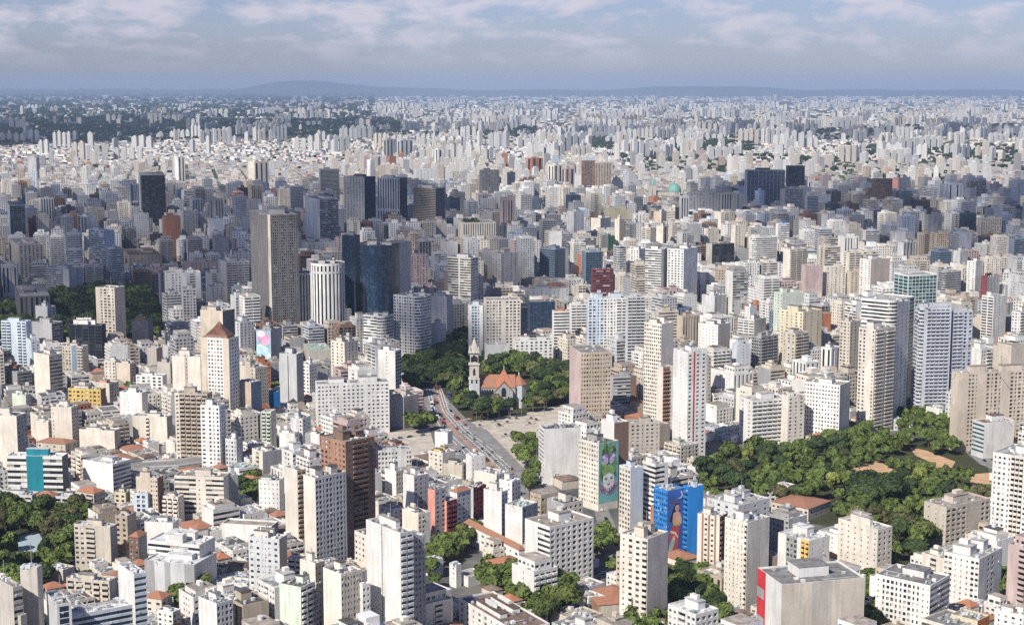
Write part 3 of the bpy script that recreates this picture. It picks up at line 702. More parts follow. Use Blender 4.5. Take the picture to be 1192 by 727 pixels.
S|grey block behind the pink and tan office|711 714 741|438 476|14|lilac grey|b|s:3 b@brown:1|
T|beige banded tower|763 767 790|362 412|15|beige|b|s|pent=1
T|tan ribbed tower|788 795 814|368 422|30|tan|b|v6|pent=1
H|brick red roofs beside the old beige block|727 745 762|487 497|45|rust|b|b|roofkind=tile
O|slender white deco tower with a spire|427 431 437|186 232|40|white|n2|n2|pent=1
T|orange brick twin towers|613 619 632|184 205|30|terracotta|v1|v2|
T|white blank tower beside the bronze grid tower|668 671 686|204 230|10|white|b|b|
T|cream cluster tower with ribbed front|638 645 655|192 226|35|cream|v2|v2|pent=1
T|pinkish cluster tower|653 658 669|196 226|30|pink|v1|v2|pent=1
T|grey brown group of ribbed towers|446 450 462|162 192|35|grey|v1|v3|
T|grey ribbed twin tower|461 466 481|163 190|35|light grey|v1|v3|
T|orange brick tower among low roofs|449 453 461|182 198|35|rust|b|b|
T|white vaulted towers in a pair|503 510 526|174 192|30|white|v2|v3|
'''
# ---------------------------------------------------------------- plan of what is taken (4 m cells)
CELL = 3.0; OX, OY = -2600.0, 560.0; GW, GH = 1734, 2100
occ = np.zeros((GH, GW), np.uint8)
def in_poly(X, Y, poly):
    ins = np.zeros(X.shape, bool); n = len(poly)
    for i in range(n):
        (x0, y0), (x1, y1) = poly[i], poly[(i+1) % n]
        if y0 == y1: continue
        c = ((y0 > Y) != (y1 > Y)) & (X < (x1-x0)*(Y-y0)/(y1-y0)+x0)
        ins ^= c
    return ins
def mark(poly, val=1, test=False, grow=0.0):
    if grow: poly = inset(poly, -grow)
    xs = [p[0] for p in poly]; ys = [p[1] for p in poly]
    i0, i1 = int((min(xs)-OX)//CELL), int((max(xs)-OX)//CELL)+1; j0, j1 = int((min(ys)-OY)//CELL), int((max(ys)-OY)//CELL)+1
    i0, j0 = max(i0, 0), max(j0, 0); i1, j1 = min(i1, GW), min(j1, GH)
    if i1 <= i0 or j1 <= j0: return False
    X, Y = np.meshgrid(OX+(np.arange(i0, i1)+.5)*CELL, OY+(np.arange(j0, j1)+.5)*CELL)
    m = in_poly(X, Y, poly)
    if test: return bool((occ[j0:j1, i0:i1][m] > 0).any())
    occ[j0:j1, i0:i1][m] = val
shields = []      # (x0, x1, top row, row down to which it shows, Y): what nearer infill must not hide
things = []       # (px x, px y, phrase, object, words of kind) waiting for a label
landmarks = []    # (px x, px y, Y, name)

def corner_poly(xl, xc, xr, yt, yb, a):
    Y = ground_y(yb); z = height_at(yt, Y); a = R(a)
    dR = np.array([math.cos(a), math.sin(a)]); dL = np.array([-math.sin(a), math.cos(a)])
    C = np.array([x_at(xc, Y, z), Y]); w0 = Y*CP-(z-H)*SP
    def reach(d, px, cap, dflt):
        k = (px-PW/2)/F; den = d[0]-k*d[1]*CP
        t = (k*w0-C[0])/den if abs(den) > 1e-4 else -1
        if t <= 0 or abs(px-xc) < .6: return dflt
        return min(max(t, 3.0), cap)
    tR = reach(dR, xr, 110, 14.0); tL = reach(dL, xl, 110, 14.0)
    if abs(xl-xc) <= 5: tL = min(max(tL, 10.0), 24.0)
    if abs(xr-xc) <= 5: tR = min(max(tR, 10.0), 24.0)
    tR = min(tR, max(26.0, tL*4)) if abs(xr-xc) < 30 else tR
    tL = min(tL, max(26.0, tR*4)) if abs(xl-xc) < 30 else tL
    return C, dR, dL, tR, tL, z

def mural(root, org, p, d, width, z0, z1, which):
    """a painted gable: one flat panel with the picture's shapes laid on it, 5 cm apart"""
    mb = MB(); U = np.array([d[0], d[1], 0]); Nn = np.array([d[1], -d[0], 0]); hgt = z1-z0
    def shape(pts, col, lay):
        base = np.array([p[0], p[1], z0])+Nn*(.05+.05*lay)
        P = [base+U*u*width+np.array([0, 0, v*hgt]) for u, v in pts]
        s = sum(pts[i][0]*pts[(i+1) % len(pts)][1]-pts[(i+1) % len(pts)][0]*pts[i][1] for i in range(len(pts)))
        g_ = sum(col)/3; col = tuple(round(.80*v+.20*g_, 3) for v in col)
        mb.ngon(P if s > 0 else P[::-1], simple('paint %.2f %.2f %.2f' % col, col, .8, .2, 0, .15))
    def ell(cx, cy, rx, ry, col, lay, rot=0.0, n=16):
        asp = width/hgt; c, s = math.cos(rot), math.sin(rot); pts = []
        for k in range(n):
            t = 2*math.pi*k/n; x, y = rx*math.cos(t), ry*math.sin(t)
            pts.append((min(1, max(0, cx+x*c-y*s)), cy+(x*s+y*c)*asp))
        shape(pts, col, lay)
    r = random.Random(which)
    if which == 1:
        shape([(0, 0), (1, 0), (1, 1), (0, 1)], (.16, .50, .47), 0)
        for k in range(34):
            ell(r.uniform(.18, .82), r.uniform(.42, .90) if k < 26 else r.uniform(.85, .93), r.uniform(.05, .10), r.uniform(.14, .30), r.choice([(.16, .42, .10), (.36, .58, .16), (.55, .70, .25), (.08, .28, .12)]), 1, r.uniform(-.7, .7))
        for s in (-1, 1):
            ell(.5+.17*s, .745, .20, .16, (.36, .22, .48), 2, .5*s); ell(.5+.13*s, .70, .13, .13, (.62, .50, .72), 3, -.4*s)
            ell(.5+.24*s, .765, .07, .06, (.90, .80, .90), 4)
        ell(.5, .73, .03, .20, (.15, .08, .18), 5)
        for k in range(13):
            t = math.pi*(1.02+.96*k/12); ell(.5+.36*math.cos(t), .285+.115*math.sin(t), .11, .15, r.choice([(.50, .35, .62), (.70, .58, .80), (.40, .28, .55)]), 2, t)
        for k in range(6): ell(.26+.096*k, .21+.02*abs(k-2.5), .035, .05, (.65, .08, .20), 4)
        ell(.5, .375, .29, .43, (.88, .86, .83), 3); ell(.5, .27, .15, .18, (.88, .86, .83), 4)
        for s in (-1, 1):
            ell(.5+.14*s, .395, .075, .028, (.25, .38, .22), 5); ell(.5+.14*s, .395, .025, .025, (.03, .04, .03), 6); ell(.5+.14*s, .42, .09, .010, (.20, .16, .14), 5, .12*s)
            ell(.5+.16*s, .345, .06, .045, (.86, .70, .68), 4)
        shape([(.48, .40), (.53, .345), (.47, .345)], (.70, .66, .62), 5); ell(.5, .305, .085, .035, (.62, .16, .22), 5)
        for k in range(7): ell(.24+.087*k, .555-.006*(k-3)**2+.01, .06, .17, (.30, .55, .14), 4, (3-k)*.18)
    elif which == 2:
        shape([(0, 0), (1, 0), (1, 1), (0, 1)], (.03, .13, .50), 0)
        ell(.73, .915, .17, .17, (.88, .88, .86), 1); ell(.66, .925, .15, .15, (.02, .12, .58), 2)
        shape([(.18, .83), (.30, .845), (.62, .835), (.80, .86), (.70, .815), (.42, .80), (.22, .805)], (.16, .10, .16), 1)
        shape([(.36, .74), (.50, .80), (.68, .78), (.72, .70), (.60, .60), (.34, .50), (.14, .55), (.24, .64)], (.03, .025, .04), 1)
        ell(.57, .725, .13, .15, (.70, .34, .22), 2)
        shape([(.36, .66), (.62, .68), (.80, .62), (.84, .50), (.70, .44), (.40, .46), (.30, .54)], (.74, .38, .24), 2)
        shape([(.74, .62), (.86, .55), (.82, .47), (.56, .57), (.50, .61)], (.80, .45, .30), 3)
        ell(.52, .505, .19, .13, (.78, .50, .06), 4)
        shape([(.30, .46), (.66, .47), (.74, .36), (.66, .20), (.62, .02), (.16, .00), (.12, .20), (.16, .36)], (.66, .05, .04), 3)
        shape([(.18, .41), (.50, .37), (.66, .29), (.62, .27), (.44, .34), (.20, .37)], (.90, .66, .50), 4)
        ell(.27, .17, .13, .48, (.45, .62, .42), 5, -.35); ell(.85, .06, .07, .05, (.60, .70, .85), 1)
        for s in (-1, 1): ell(.575+.05*s, .735, .018, .012, (.04, .02, .02), 5)
        ell(.575, .70, .035, .010, (.45, .05, .08), 5)
    else:
        shape([(0, 0), (1, 0), (1, 1), (0, 1)], (.30, .52, .62), 0)
        for (u, v, rx, ry, c) in ((.5, .78, .46, .36, (.72, .25, .48)), (.35, .90, .30, .2, (.82, .70, .76)), (.62, .66, .34, .20, (.78, .42, .58)), (.4, .42, .5, .3, (.46, .70, .78)), (.62, .25, .4, .3, (.62, .74, .74)), (.3, .18, .28, .34, (.12, .28, .42)), (.7, .12, .25, .16, (.72, .66, .52)), (.25, .55, .2, .1, (.86, .86, .86)), (.55, .5, .12, .3, (.2, .35, .5))):
            ell(u, v, rx*.9, min(ry, .36), c, 1+int(u*10) % 5, r.uniform(-.4, .4))
    m = mb.build('mural', org, root, weld=False); m['label'] = {1: 'painted face of a woman with leaves and a butterfly', 2: 'painted woman in a red dress under a moon', 3: 'abstract pink and blue painting'}[which]

n_cat = {}
hero_i = 0
for line in CAT.strip().splitlines():
    f_ = line.split('|'); k, phrase = f_[0], f_[1]
    xl, xc, xr = map(float, f_[2].split()); yt, yb = map(float, f_[3].split()); a = float(f_[4]); colr, Ls, Rs = f_[5], f_[6], f_[7]
    opt = dict(t.split('=') for t in f_[8].split()) if len(f_) > 8 else {}
    short = f_[9].strip() if len(f_) > 9 else ''
    kind, cat, group = KINDS[k]; n_cat[kind] = n_cat.get(kind, 0)+1; hero_i += 1
    C, dR, dL, tR, tL, z1 = corner_poly(xl, xc, xr, yt, yb, a)
    tL = float(opt.get('dl', tL))
    A, B, D = C+dR*tR, C+dR*tR+dL*tL, C+dL*tL
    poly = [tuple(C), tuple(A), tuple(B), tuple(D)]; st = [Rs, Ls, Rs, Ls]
    if 'round' in opt or 'lens' in opt:
        rr = min(float(opt.get('round', 2.2)), tR*.8, tL*.8); o = C+(dR+dL)*rr; ns = 6 if 'round' in opt else 1
        arc = [tuple(o-dR*rr*math.cos(t*math.pi/2/ns)-dL*rr*math.sin(t*math.pi/2/ns)) for t in range(ns+1)]
        poly = arc+[tuple(A), tuple(B), tuple(D)]
        s1 = Ls.split()[0].split(':')[0]; base_s = ('h1' if s1[0] in 'hks' else 's1' if s1[0] != 'b' else Rs[0]+'1')
        st = [base_s if ns > 1 else 'b@beige']*ns+[Rs, Ls, Rs, Ls]
    Yc = poly[0][1]
    near = Yc < 900 and z1 > 20
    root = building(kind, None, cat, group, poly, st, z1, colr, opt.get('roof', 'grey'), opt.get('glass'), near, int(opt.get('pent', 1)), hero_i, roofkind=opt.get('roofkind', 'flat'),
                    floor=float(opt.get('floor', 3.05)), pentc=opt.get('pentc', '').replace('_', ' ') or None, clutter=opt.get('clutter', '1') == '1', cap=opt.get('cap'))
    org = tuple(root.location)
    if 'mural' in opt:
        w_ = int(opt['mural'])
        if w_ == 3: mural(root, org, D, -dL, tL, z1*.12, z1-1, 3)
        else: mural(root, org, C, dR, tR, 5.0 if w_ == 1 else 2.0, z1-.3, w_)
    if 'spire' in opt:
        mb = MB(); q = inset(poly, 3.0); ctr = np.mean(np.array(q), 0)
        mid = [tuple(np.array(p)*.42+ctr*.58) for p in q]; sm = roofmat('pyramid brown', (.23, .11, .075)); wmx = plaster('brown')
        mb.quads([[(*q[i], z1-.9), (*q[(i+1) % 4], z1-.9), (*q[(i+1) % 4], z1+1.5), (*q[i], z1+1.5)] for i in range(4)], plaster('rust'))
        mb.quads([[(*q[i], z1+1.5), (*q[(i+1) % 4], z1+1.5), (*mid[(i+1) % 4], z1+7), (*mid[i], z1+7)] for i in range(4)], sm)
        for i in range(4): mb.ngon([(*mid[i], z1+7), (*mid[(i+1) % 4], z1+7), (*ctr, z1+12.5)], sm)
        mb.build('pyramid_roof', org, root)
    if 'crown' in opt:
        mb = MB(); ctr = (np.array(poly[0])+np.array(poly[-1]))/2; mx = inset(poly, 2.2)
        mb.prism(mx, z1, z1+3.4, plaster('bluish grey'), roofmat('pale', ROOFS['pale'])); mb.build('roof_crown', org, root)
    if 'panel' in opt:
        mb0 = None
        for kk in range(4):
            c0 = D-dL*tL*.04; zz_ = z1-9-kk*14.5; P = [np.array([*D, zz_-5.2]), np.array([*(D-dL*tL*.30), zz_-5.2]), np.array([*(D-dL*tL*.30), zz_]), np.array([*D, zz_])]
            nn = np.array([-dR[0], -dR[1], 0])*.06
            mb = MB(); mb.quads([[x+nn for x in P]], plaster('grey')); mb.build('grey_panel', org, root)
    if 'garden' in opt:
        mb = MB(); rg = random.Random(5); ctr = np.mean(np.array(poly), 0)
        for kk in range(160):
            u, v = rg.uniform(.08, .55), rg.uniform(.1, .9); p = C+dR*tR*u+dL*tL*v; s = rg.uniform(.9, 1.8); zc = z1+rg.uniform(-.4, 4.0)
            t1 = np.array([rg.gauss(0, 1), rg.gauss(0, 1), rg.gauss(0, .5)]); t1 /= np.linalg.norm(t1); t2 = np.cross(t1, [rg.gauss(0, 1), rg.gauss(0, 1), rg.gauss(0, 1)]); t2 /= np.linalg.norm(t2)
            c3 = np.array([p[0], p[1], zc]); mb.quads([[c3-t1*s-t2*s, c3+t1*s-t2*s, c3+t1*s+t2*s, c3-t1*s+t2*s]], simple('roof garden green', (.03, .055, .02), .8))
        mb.build('roof_garden', org, root, weld=False)
    mark(poly, 1, grow=1.0)
    shields.append((min(xl, xc)-1, max(xr, xc)+1, yt-2, yt+(.84 if yb-yt < 50 and yb > 330 else .66 if yb > 500 else .56)*(yb-yt), Yc))
    pxm, pym = (xl+xr)/2, yt*.6+yb*.4
    things.append([pxm, pym, Yc, phrase, root, 1])
    if short: landmarks.append((pxm, pym, Yc, short))

# ---------------------------------------------------------------- round tower, curved glass block
def px_len(n, Y): return n*Y/F
def special(kind, phrase, poly, st, z1, colr, rect, short, **kw):
    k, cat, group = KINDS[kind][0], KINDS[kind][1], KINDS[kind][2]
    n_cat[k] = n_cat.get(k, 0)+1
    root = building(k, None, cat, group, poly, st, z1, colr, **kw)
    mark(poly, 1, grow=1.0); Y = min(p[1] for p in poly)
    shields.append((rect[0]-1, rect[1]+1, rect[2], rect[2]+.76*(rect[3]-rect[2]), Y))
    things.append([(rect[0]+rect[1])/2, rect[2]*.6+rect[3]*.4, Y, phrase, root, 1])
    landmarks.append(((rect[0]+rect[1])/2, rect[2]*.6+rect[3]*.4, Y, short)); return root
Y = ground_y(404); z = height_at(307, Y); r0 = px_len(20.2, Y); cxr = x_at(379, Y, z)
circ = [(cxr+r0*math.cos(2*math.pi*t/26), Y+r0+r0*math.sin(2*math.pi*t/26)) for t in range(26)]
rt = special('O', 'round white tower ribbed from top to bottom', circ, ['v1'], z, 'white', (358, 399, 304, 404), 'the round white tower', roof='dark', glass='black', pent=2, pentc='light grey', seed=301, clutter=False)
mb = MB(); ring = [(p[0], p[1]) for p in inset(circ, -.12)]
mb.quads([[(*ring[i], z-11), (*ring[(i+1) % 26], z-11), (*ring[(i+1) % 26], z-8.5), (*ring[i], z-8.5)] for i in range(26)], plaster('light grey')); mb.build('upper_band', tuple(rt.location), rt)
Y = ground_y(398); z = height_at(285, Y)
xa, xb = x_at(416, Y, z), x_at(463, Y, z); arc = []
for t in range(13):
    u = t/12; arc.append((xa+(xb-xa)*u, Y+16*(u-.42)**2*4*(1.0 if u > .42 else 1.9)))
back = [(x_at(477, Y+32, z), Y+46), (xa+10, Y+60)]
special('O', 'curved blue green glass block with horizontal lines', arc+back, ['C2']*12+['b@lilac_grey', 'b@dark_grey', 'G6'], z, 'navy', (415, 475, 283, 398), 'the curved glass block', roof='dark', glass='blue', pent=2, pentc='grey', seed=302)
C, dR, dL, tR, tL, z1 = corner_poly(398, 413, 419, 274, 388, 62)
special('O', 'dark blue glass slab tucked behind the curved glass block', [tuple(C), tuple(C+dR*tR), tuple(C+dR*tR+dL*tL), tuple(C+dL*tL)], ['G6', 'G8', 'G6', 'G8'], z1, 'navy', (398, 419, 274, 388), 'the dark blue glass slab', roof='dark', glass='blue', pent=1, pentc='grey', seed=303)

# ---------------------------------------------------------------- the church
def church():
    Y = ground_y(476); s = Y/F; org = (x_at(553, Y), Y, 0); root = empty('church', org)
    tag(root, 'grey stone church with tall spired bell tower and orange tiled roofs', 'church')
    zz = lambda row: height_at(row, Y)
    stone, pale, tile, darkm = plaster('grey'), plaster('beige'), tilemat(), PANE[0]
    X0 = x_at(546, Y); wT = px_len(12.5, Y); a = 0.0
    # bell tower in stages
    def tower_stage(name, inset_, za, zb, mat):
        m = MB(); m.box((X0+wT/2, Y+wT/2, za), (wT-2*inset_, wT-2*inset_, zb-za), mat); return m.build(name, org, root)
    tower_stage('tower_base', 0, 0, zz(441), plaster('light grey'))
    tower_stage('tower_shaft', .5, zz(441), zz(424), pale); tower_stage('belfry', 1.0, zz(424), zz(410), pale)
    for row in (441, 424, 410):
        m = MB(); m.box((X0+wT/2, Y+wT/2, zz(row)-.5), (wT+.7, wT+.7, .9), plaster('light grey'), bottom=True); m.build('cornice', org, root)
    m = MB(); q = [(X0+wT/2+u*(wT/2-.6), Y+wT/2+v*(wT/2-.6)) for u, v in ((-1, -1), (1, -1), (1, 1), (-1, 1))]; top = (X0+wT/2, Y+wT/2, zz(393)); sp = plaster('concrete')
    for i in range(4): m.ngon([(*q[i], zz(410)+.4), (*q[(i+1) % 4], zz(410)+.4), top], sp)
    m.build('spire', org, root)
    for u, v in ((-1, -1), (1, -1), (1, 1), (-1, 1)):
        m = MB(); c = (X0+wT/2+u*(wT/2-.9), Y+wT/2+v*(wT/2-.9)); qq = [(c[0]+k*.8, c[1]+l*.8) for k, l in ((-1, -1), (1, -1), (1, 1), (-1, 1))]
        m.prism(qq, zz(410)+.4, zz(406), pale)
        for i in range(4): m.ngon([(*qq[i], zz(406)), (*qq[(i+1) % 4], zz(406)), (*c, zz(402))], sp)
        m.build('pinnacle', org, root)
    def arch(cx, y, z0, w_, h_, nx=0):
        m = MB(); pts = [(-w_/2, 0), (w_/2, 0), (w_/2, h_*.6)]+[(w_/2*math.cos(t), h_*.6+h_*.4*math.sin(t)) for t in (math.pi/4, math.pi/2, 3*math.pi/4)]+[(-w_/2, h_*.6)]
        f3 = (lambda u, v: (cx+u, y-.06, z0+v)) if nx == 0 else (lambda u, v: (cx-.06, y-u, z0+v))
        m.ngon([f3(*p) for p in pts], darkm); m.build('window', org, root)
    for row, ww, hh in ((438, 1.5, 6.5), (421, 1.6, 6), ):
        for d in (-.22, .22): arch(X0+wT/2+d*wT, Y+(0 if row == 438 else .5), zz(row+8 if row == 438 else row+1) if row == 438 else zz(row), ww, hh*.8)
    arch(X0+wT/2, Y+.5, zz(437), 2.0, 6.5); arch(X0+wT/2, Y+1.0, zz(421), 3.0, 6.0)
    for d in (.3, .7): arch(X0, Y+wT*d, zz(449), 1.5, 5, 1)
    # nave
    xa, xb = X0+wT-.5, x_at(600, Y); dep = 17.0; ze, zr = zz(451), zz(438)
    def gable(name, x0, x1, y0, y1, ze, zr, mat, axis):
        m = MB()
        if axis == 'x':
            m.prism([(x0, y0), (x1, y0), (x1, y1), (x0, y1)], 0, ze, mat); my = (y0+y1)/2; o = m.build(name, org, root)
            m = MB(); e = .5
            m.quads([[(x0, y0-e, ze-.2), (x1, y0-e, ze-.2), (x1, my, zr), (x0, my, zr)], [(x1, y1+e, ze-.2), (x0, y1+e, ze-.2), (x0, my, zr), (x1, my, zr)]], tile)
            m.ngon([(x0, y1, ze), (x0, y0, ze), (x0, my, zr)], mat); m.ngon([(x1, y0, ze), (x1, y1, ze), (x1, my, zr)], mat); m.build(name.replace('walls', 'roof'), org, root)
        else:
            m.prism([(x0, y0), (x1, y0), (x1, y1), (x0, y1)], 0, ze, mat); mx = (x0+x1)/2
            m.ngon([(x0, y0, ze), (x1, y0, ze), (mx, y0, zr)], mat); m.build(name, org, root)
            m = MB(); e = .6
            m.quads([[(x0-e, y0-e, ze-.4), (mx, y0-e, zr+.3), (mx, y1, zr+.3), (x0-e, y1, ze-.4)], [(mx, y0-e, zr+.3), (x1+e, y0-e, ze-.4), (x1+e, y1, ze-.4), (mx, y1, zr+.3)]], tile); m.build(name.replace('walls', 'roof'), org, root)
    gable('nave_walls', xa, xb, Y+2, Y+2+dep, ze, zr, stone, 'x')
    t0, t1 = x_at(576, Y), x_at(597, Y)
    gable('transept_walls', t0, t1, Y-3, Y+2+dep/2, zz(455), zz(444), stone, 'y')
    m = MB(); cx = (t0+t1)/2; q = [(t0-1, Y+2), (t1+1, Y+2), (t1+1, Y+2+dep), (t0-1, Y+2+dep)]
    for i in range(4): m.ngon([(*q[i], ze-.2), (*q[(i+1) % 4], ze-.2), (cx, Y+2+dep/2, zz(431))], tile)
    m.build('crossing_roof', org, root); m = MB(); m.box((cx, Y+2+dep/2, zz(432)), (.5, .5, 3.2), plaster('light grey')); m.build('finial', org, root)
    ac = (x_at(604, Y), Y+2+dep/2); ar = px_len(9.5, Y); ap = [(ac[0]+ar*math.cos(math.pi*t/4+.4), ac[1]+ar*math.sin(math.pi*t/4+.4)) for t in range(8)]
    m = MB(); m.prism(ap, 0, zz(449), plaster('light grey')); m.build('apse_walls', org, root)
    m = MB(); ap2 = inset(ap, -.6)
    for i in range(8): m.ngon([(*ap2[i], zz(449)), (*ap2[(i+1) % 8], zz(449)), (*ac, zz(438))], tile)
    m.build('apse_roof', org, root)
    m = MB(); m.box((*ac, zz(439)), (.9, .9, 2.6), plaster('light grey')); m.build('lantern', org, root)
    for k in range(5): arch(xa+3+k*(t0-xa-5)/4, Y+2, zz(462), 2.2, 6.5)
    arch(cx, Y-3, zz(461), 4.2, 8.5); arch(cx-4.2, Y-3, zz(466), 1.5, 4.5); arch(cx+4.2, Y-3, zz(466), 1.5, 4.5)
    m = MB(); m.box(((xa+t0)/2, Y, 0), (t0-xa-1, 4, zz(463)), plaster('rust')); m.build('side_aisle', org, root)
    things.append([578, 450, Y, None, root, 0]); landmarks.append((578, 450, Y, 'the spired church'))
    mark([(X0-4, Y-8), (x_at(616, Y)+4, Y-8), (x_at(616, Y)+4, Y+26), (X0-4, Y+26)], 3)
    shields.append((543, 616, 392, 486, Y))
church()
def cathedral():
    Y = ground_y(228); org = (x_at(772, Y), Y, 0); root = empty('cathedral', org); zz = lambda row: height_at(row, Y)
    tag(root, 'domed cathedral with a green copper dome and two green spires', 'cathedral'); st, cu = plaster('concrete'), simple('green copper', (.16, .33, .29), .6, .4, 0, .2)
    m = MB(); m.box((org[0], Y+25, 0), (px_len(40, Y), 30, zz(224)), st); m.build('nave_walls', org, root)
    m = MB(); m.box((org[0], Y+25, zz(224)), (px_len(40, Y)-3, 22, 3), roofmat('grey', ROOFS['grey'])); m.build('nave_roof', org, root)
    for px in (757.5, 762):
        cx = x_at(px, Y); m = MB(); m.box((cx, Y+8, 0), (8.5, 8.5, zz(216)), st); t = m.build('tower', org, root)
        m = MB(); q = [(cx+u*4.4, Y+8+v*4.4) for u, v in ((-1, -1), (1, -1), (1, 1), (-1, 1))]
        for i in range(4): m.ngon([(*q[i], zz(216)), (*q[(i+1) % 4], zz(216)), (cx, Y+8, zz(205))], cu)
        m.build('spire', org, t)
    cx = x_at(786, Y); rr = px_len(8, Y); m = MB(); c = [(cx+rr*math.cos(math.pi*t/8), Y+25+rr*math.sin(math.pi*t/8)) for t in range(16)]
    m.prism(c, 0, zz(224), st); d = m.build('dome_drum', org, root); m = MB()
    for k in range(6):
        a0, a1 = k*math.pi/12, (k+1)*math.pi/12; zb = zz(224); hgt = zz(214)-zb
        for t in range(16):
            p = lambda aa, tt: (cx+rr*1.04*math.cos(aa)*math.cos(math.pi*tt/8), Y+25+rr*1.04*math.cos(aa)*math.sin(math.pi*tt/8), zb+hgt*math.sin(aa))
            m.quads([[p(a0, t), p(a0, t+1), p(a1, t+1), p(a1, t)]], cu)
    m.build('dome', org, root); m = MB(); m.box((cx, Y+25, zz(214)-1), (3, 3, 7), cu); m.build('dome_lantern', org, root)
    mark([(org[0]-60, Y-5), (org[0]+80, Y-5), (org[0]+80, Y+60), (org[0]-60, Y+60)], 1); shields.append((750, 797, 204, 230, Y)); landmarks.append((772, 220, Y, 'the domed cathedral'))
cathedral()

# ---------------------------------------------------------------- ground, roads, parks
def gpoly(pts): return [G(*p) for p in pts]
def sheet(name, pts, z, mat, world=False):
    P = pts if world else gpoly(pts)
    if area2(P) < 0: P = P[::-1]
    mb = MB(); mb.ngon([(*p, z) for p in P], mat); o = mb.build(name); tag(o, kind='structure'); return P
gm, n, l, b = bsdf('ground'); geo = n.new('ShaderNodeNewGeometry'); pos = geo.outputs['Position']
vor = n.new('ShaderNodeTexVoronoi'); vor.inputs['Scale'].default_value = .035; l.new(pos, vor.inputs['Vector'])
sepc = n.new('ShaderNodeSeparateColor'); l.new(vor.outputs['Color'], sepc.inputs[0])
cr = n.new('ShaderNodeValToRGB'); cr.color_ramp.interpolation = 'CONSTANT'
els = [(0, (.30, .28, .25)), (.22, (.17, .165, .16)), (.42, (.40, .37, .33)), (.58, (.25, .14, .10)), (.70, (.52, .50, .46)), (.84, (.05, .07, .03)), (.93, (.33, .19, .13))]
while len(cr.color_ramp.elements) < len(els): cr.color_ramp.elements.new(.5)
for e, (p_, c_) in zip(cr.color_ramp.elements, els): e.position = p_; e.color = (*c_, 1)
l.new(sepc.outputs[0], cr.inputs[0])
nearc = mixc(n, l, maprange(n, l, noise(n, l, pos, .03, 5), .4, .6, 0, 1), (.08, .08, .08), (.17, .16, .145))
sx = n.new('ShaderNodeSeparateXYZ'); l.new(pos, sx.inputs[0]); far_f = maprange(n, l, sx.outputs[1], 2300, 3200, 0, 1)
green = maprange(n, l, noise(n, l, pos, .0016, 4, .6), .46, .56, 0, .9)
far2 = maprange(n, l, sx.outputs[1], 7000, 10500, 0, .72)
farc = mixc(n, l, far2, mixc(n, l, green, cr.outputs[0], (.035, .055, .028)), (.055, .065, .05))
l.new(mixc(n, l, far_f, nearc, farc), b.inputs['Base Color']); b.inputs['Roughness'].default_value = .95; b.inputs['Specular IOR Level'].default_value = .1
mb = MB(); mb.quads([[(-60000, -8000, 0), (60000, -8000, 0), (60000, 60000, 0), (-60000, 60000, 0)]], gm); tag(mb.build('ground'), kind='structure')
asphalt = simple('asphalt', (.22, .215, .205), .9, .2, 0, .12); paving = simple('plaza paving', (.46, .41, .35), .9, .2, 0, .12); lawn = simple('lawn', (.06, .085, .03), .95, .1, 0, .2)
sand = simple('bare sandy earth', (.50, .33, .20), .95, .1, 0, .15); redlane = simple('red lane paving', (.36, .22, .175), .9, .2, 0, .2); paint = simple('road paint', (.75, .75, .72), .7)
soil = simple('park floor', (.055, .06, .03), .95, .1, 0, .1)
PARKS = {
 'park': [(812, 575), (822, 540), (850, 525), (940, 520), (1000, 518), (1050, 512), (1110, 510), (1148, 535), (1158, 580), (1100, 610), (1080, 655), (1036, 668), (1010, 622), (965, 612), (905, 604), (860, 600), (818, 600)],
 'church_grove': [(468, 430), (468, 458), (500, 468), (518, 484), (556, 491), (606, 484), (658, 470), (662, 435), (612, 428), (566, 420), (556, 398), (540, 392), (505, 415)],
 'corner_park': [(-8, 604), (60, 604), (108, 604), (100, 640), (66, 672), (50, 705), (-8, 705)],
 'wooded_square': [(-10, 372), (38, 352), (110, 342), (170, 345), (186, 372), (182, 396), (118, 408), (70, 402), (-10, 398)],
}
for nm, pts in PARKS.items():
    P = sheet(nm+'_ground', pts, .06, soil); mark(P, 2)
sheet('sandy_path', [(982, 548), (1000, 542), (1022, 536), (1040, 546), (1052, 556), (1040, 562), (1018, 556), (992, 560)], .12, sand)
sheet('sandy_path', [(1058, 520), (1078, 524), (1112, 537), (1106, 548), (1092, 552), (1088, 540), (1066, 530)], .12, sand)
sheet('sandy_path', [(1126, 552), (1152, 550), (1152, 566), (1132, 566)], .12, sand)
AVE = [(492, 447), (508, 447), (526, 470), (552, 497), (584, 527), (608, 558), (632, 592), (612, 600), (586, 568), (556, 540), (528, 518), (508, 496), (494, 470)]
P = sheet('avenue', AVE, .10, asphalt); mark(P, 2, grow=2)
STRIPS = []
def strip(name, mid, wpx, z, mat, kindtag=True):
    """a band following photo points on the ground, width in metres"""
    C = [np.array(G(*p)) for p in mid]; Lf, Rt = [], []
    for i, c in enumerate(C):
        d = C[min(i+1, len(C)-1)]-C[max(i-1, 0)]; d = d/np.linalg.norm(d); nn = np.array([-d[1], d[0]])*wpx/2; Lf.append(c+nn); Rt.append(c-nn)
    mb = MB()
    for i in range(len(C)-1):
        q = [(*Lf[i], z), (*Rt[i], z), (*Rt[i+1], z), (*Lf[i+1], z)]
        s = area2([(p[0], p[1]) for p in q]); mb.quads([q if s > 0 else q[::-1]], mat)
    o = mb.build(name); tag(o, kind='structure')
    return Lf+Rt[::-1]
strip('red_lane', [(511, 448), (513, 470), (518, 488), (530, 502), (545, 516), (562, 530), (580, 547), (600, 572)], 3.6, .16, redlane)
for off in (-16, -9, 9, 16, 22): strip('lane_marking', [(504+off*.45, 452), (511+off*.5, 478), (528+off*.8, 502), (552+off*.9, 523), (576+off, 548)], .5, .19, paint)
strip('side_road', [(528, 486), (560, 500), (598, 540), (640, 585)], 9, .13, asphalt)
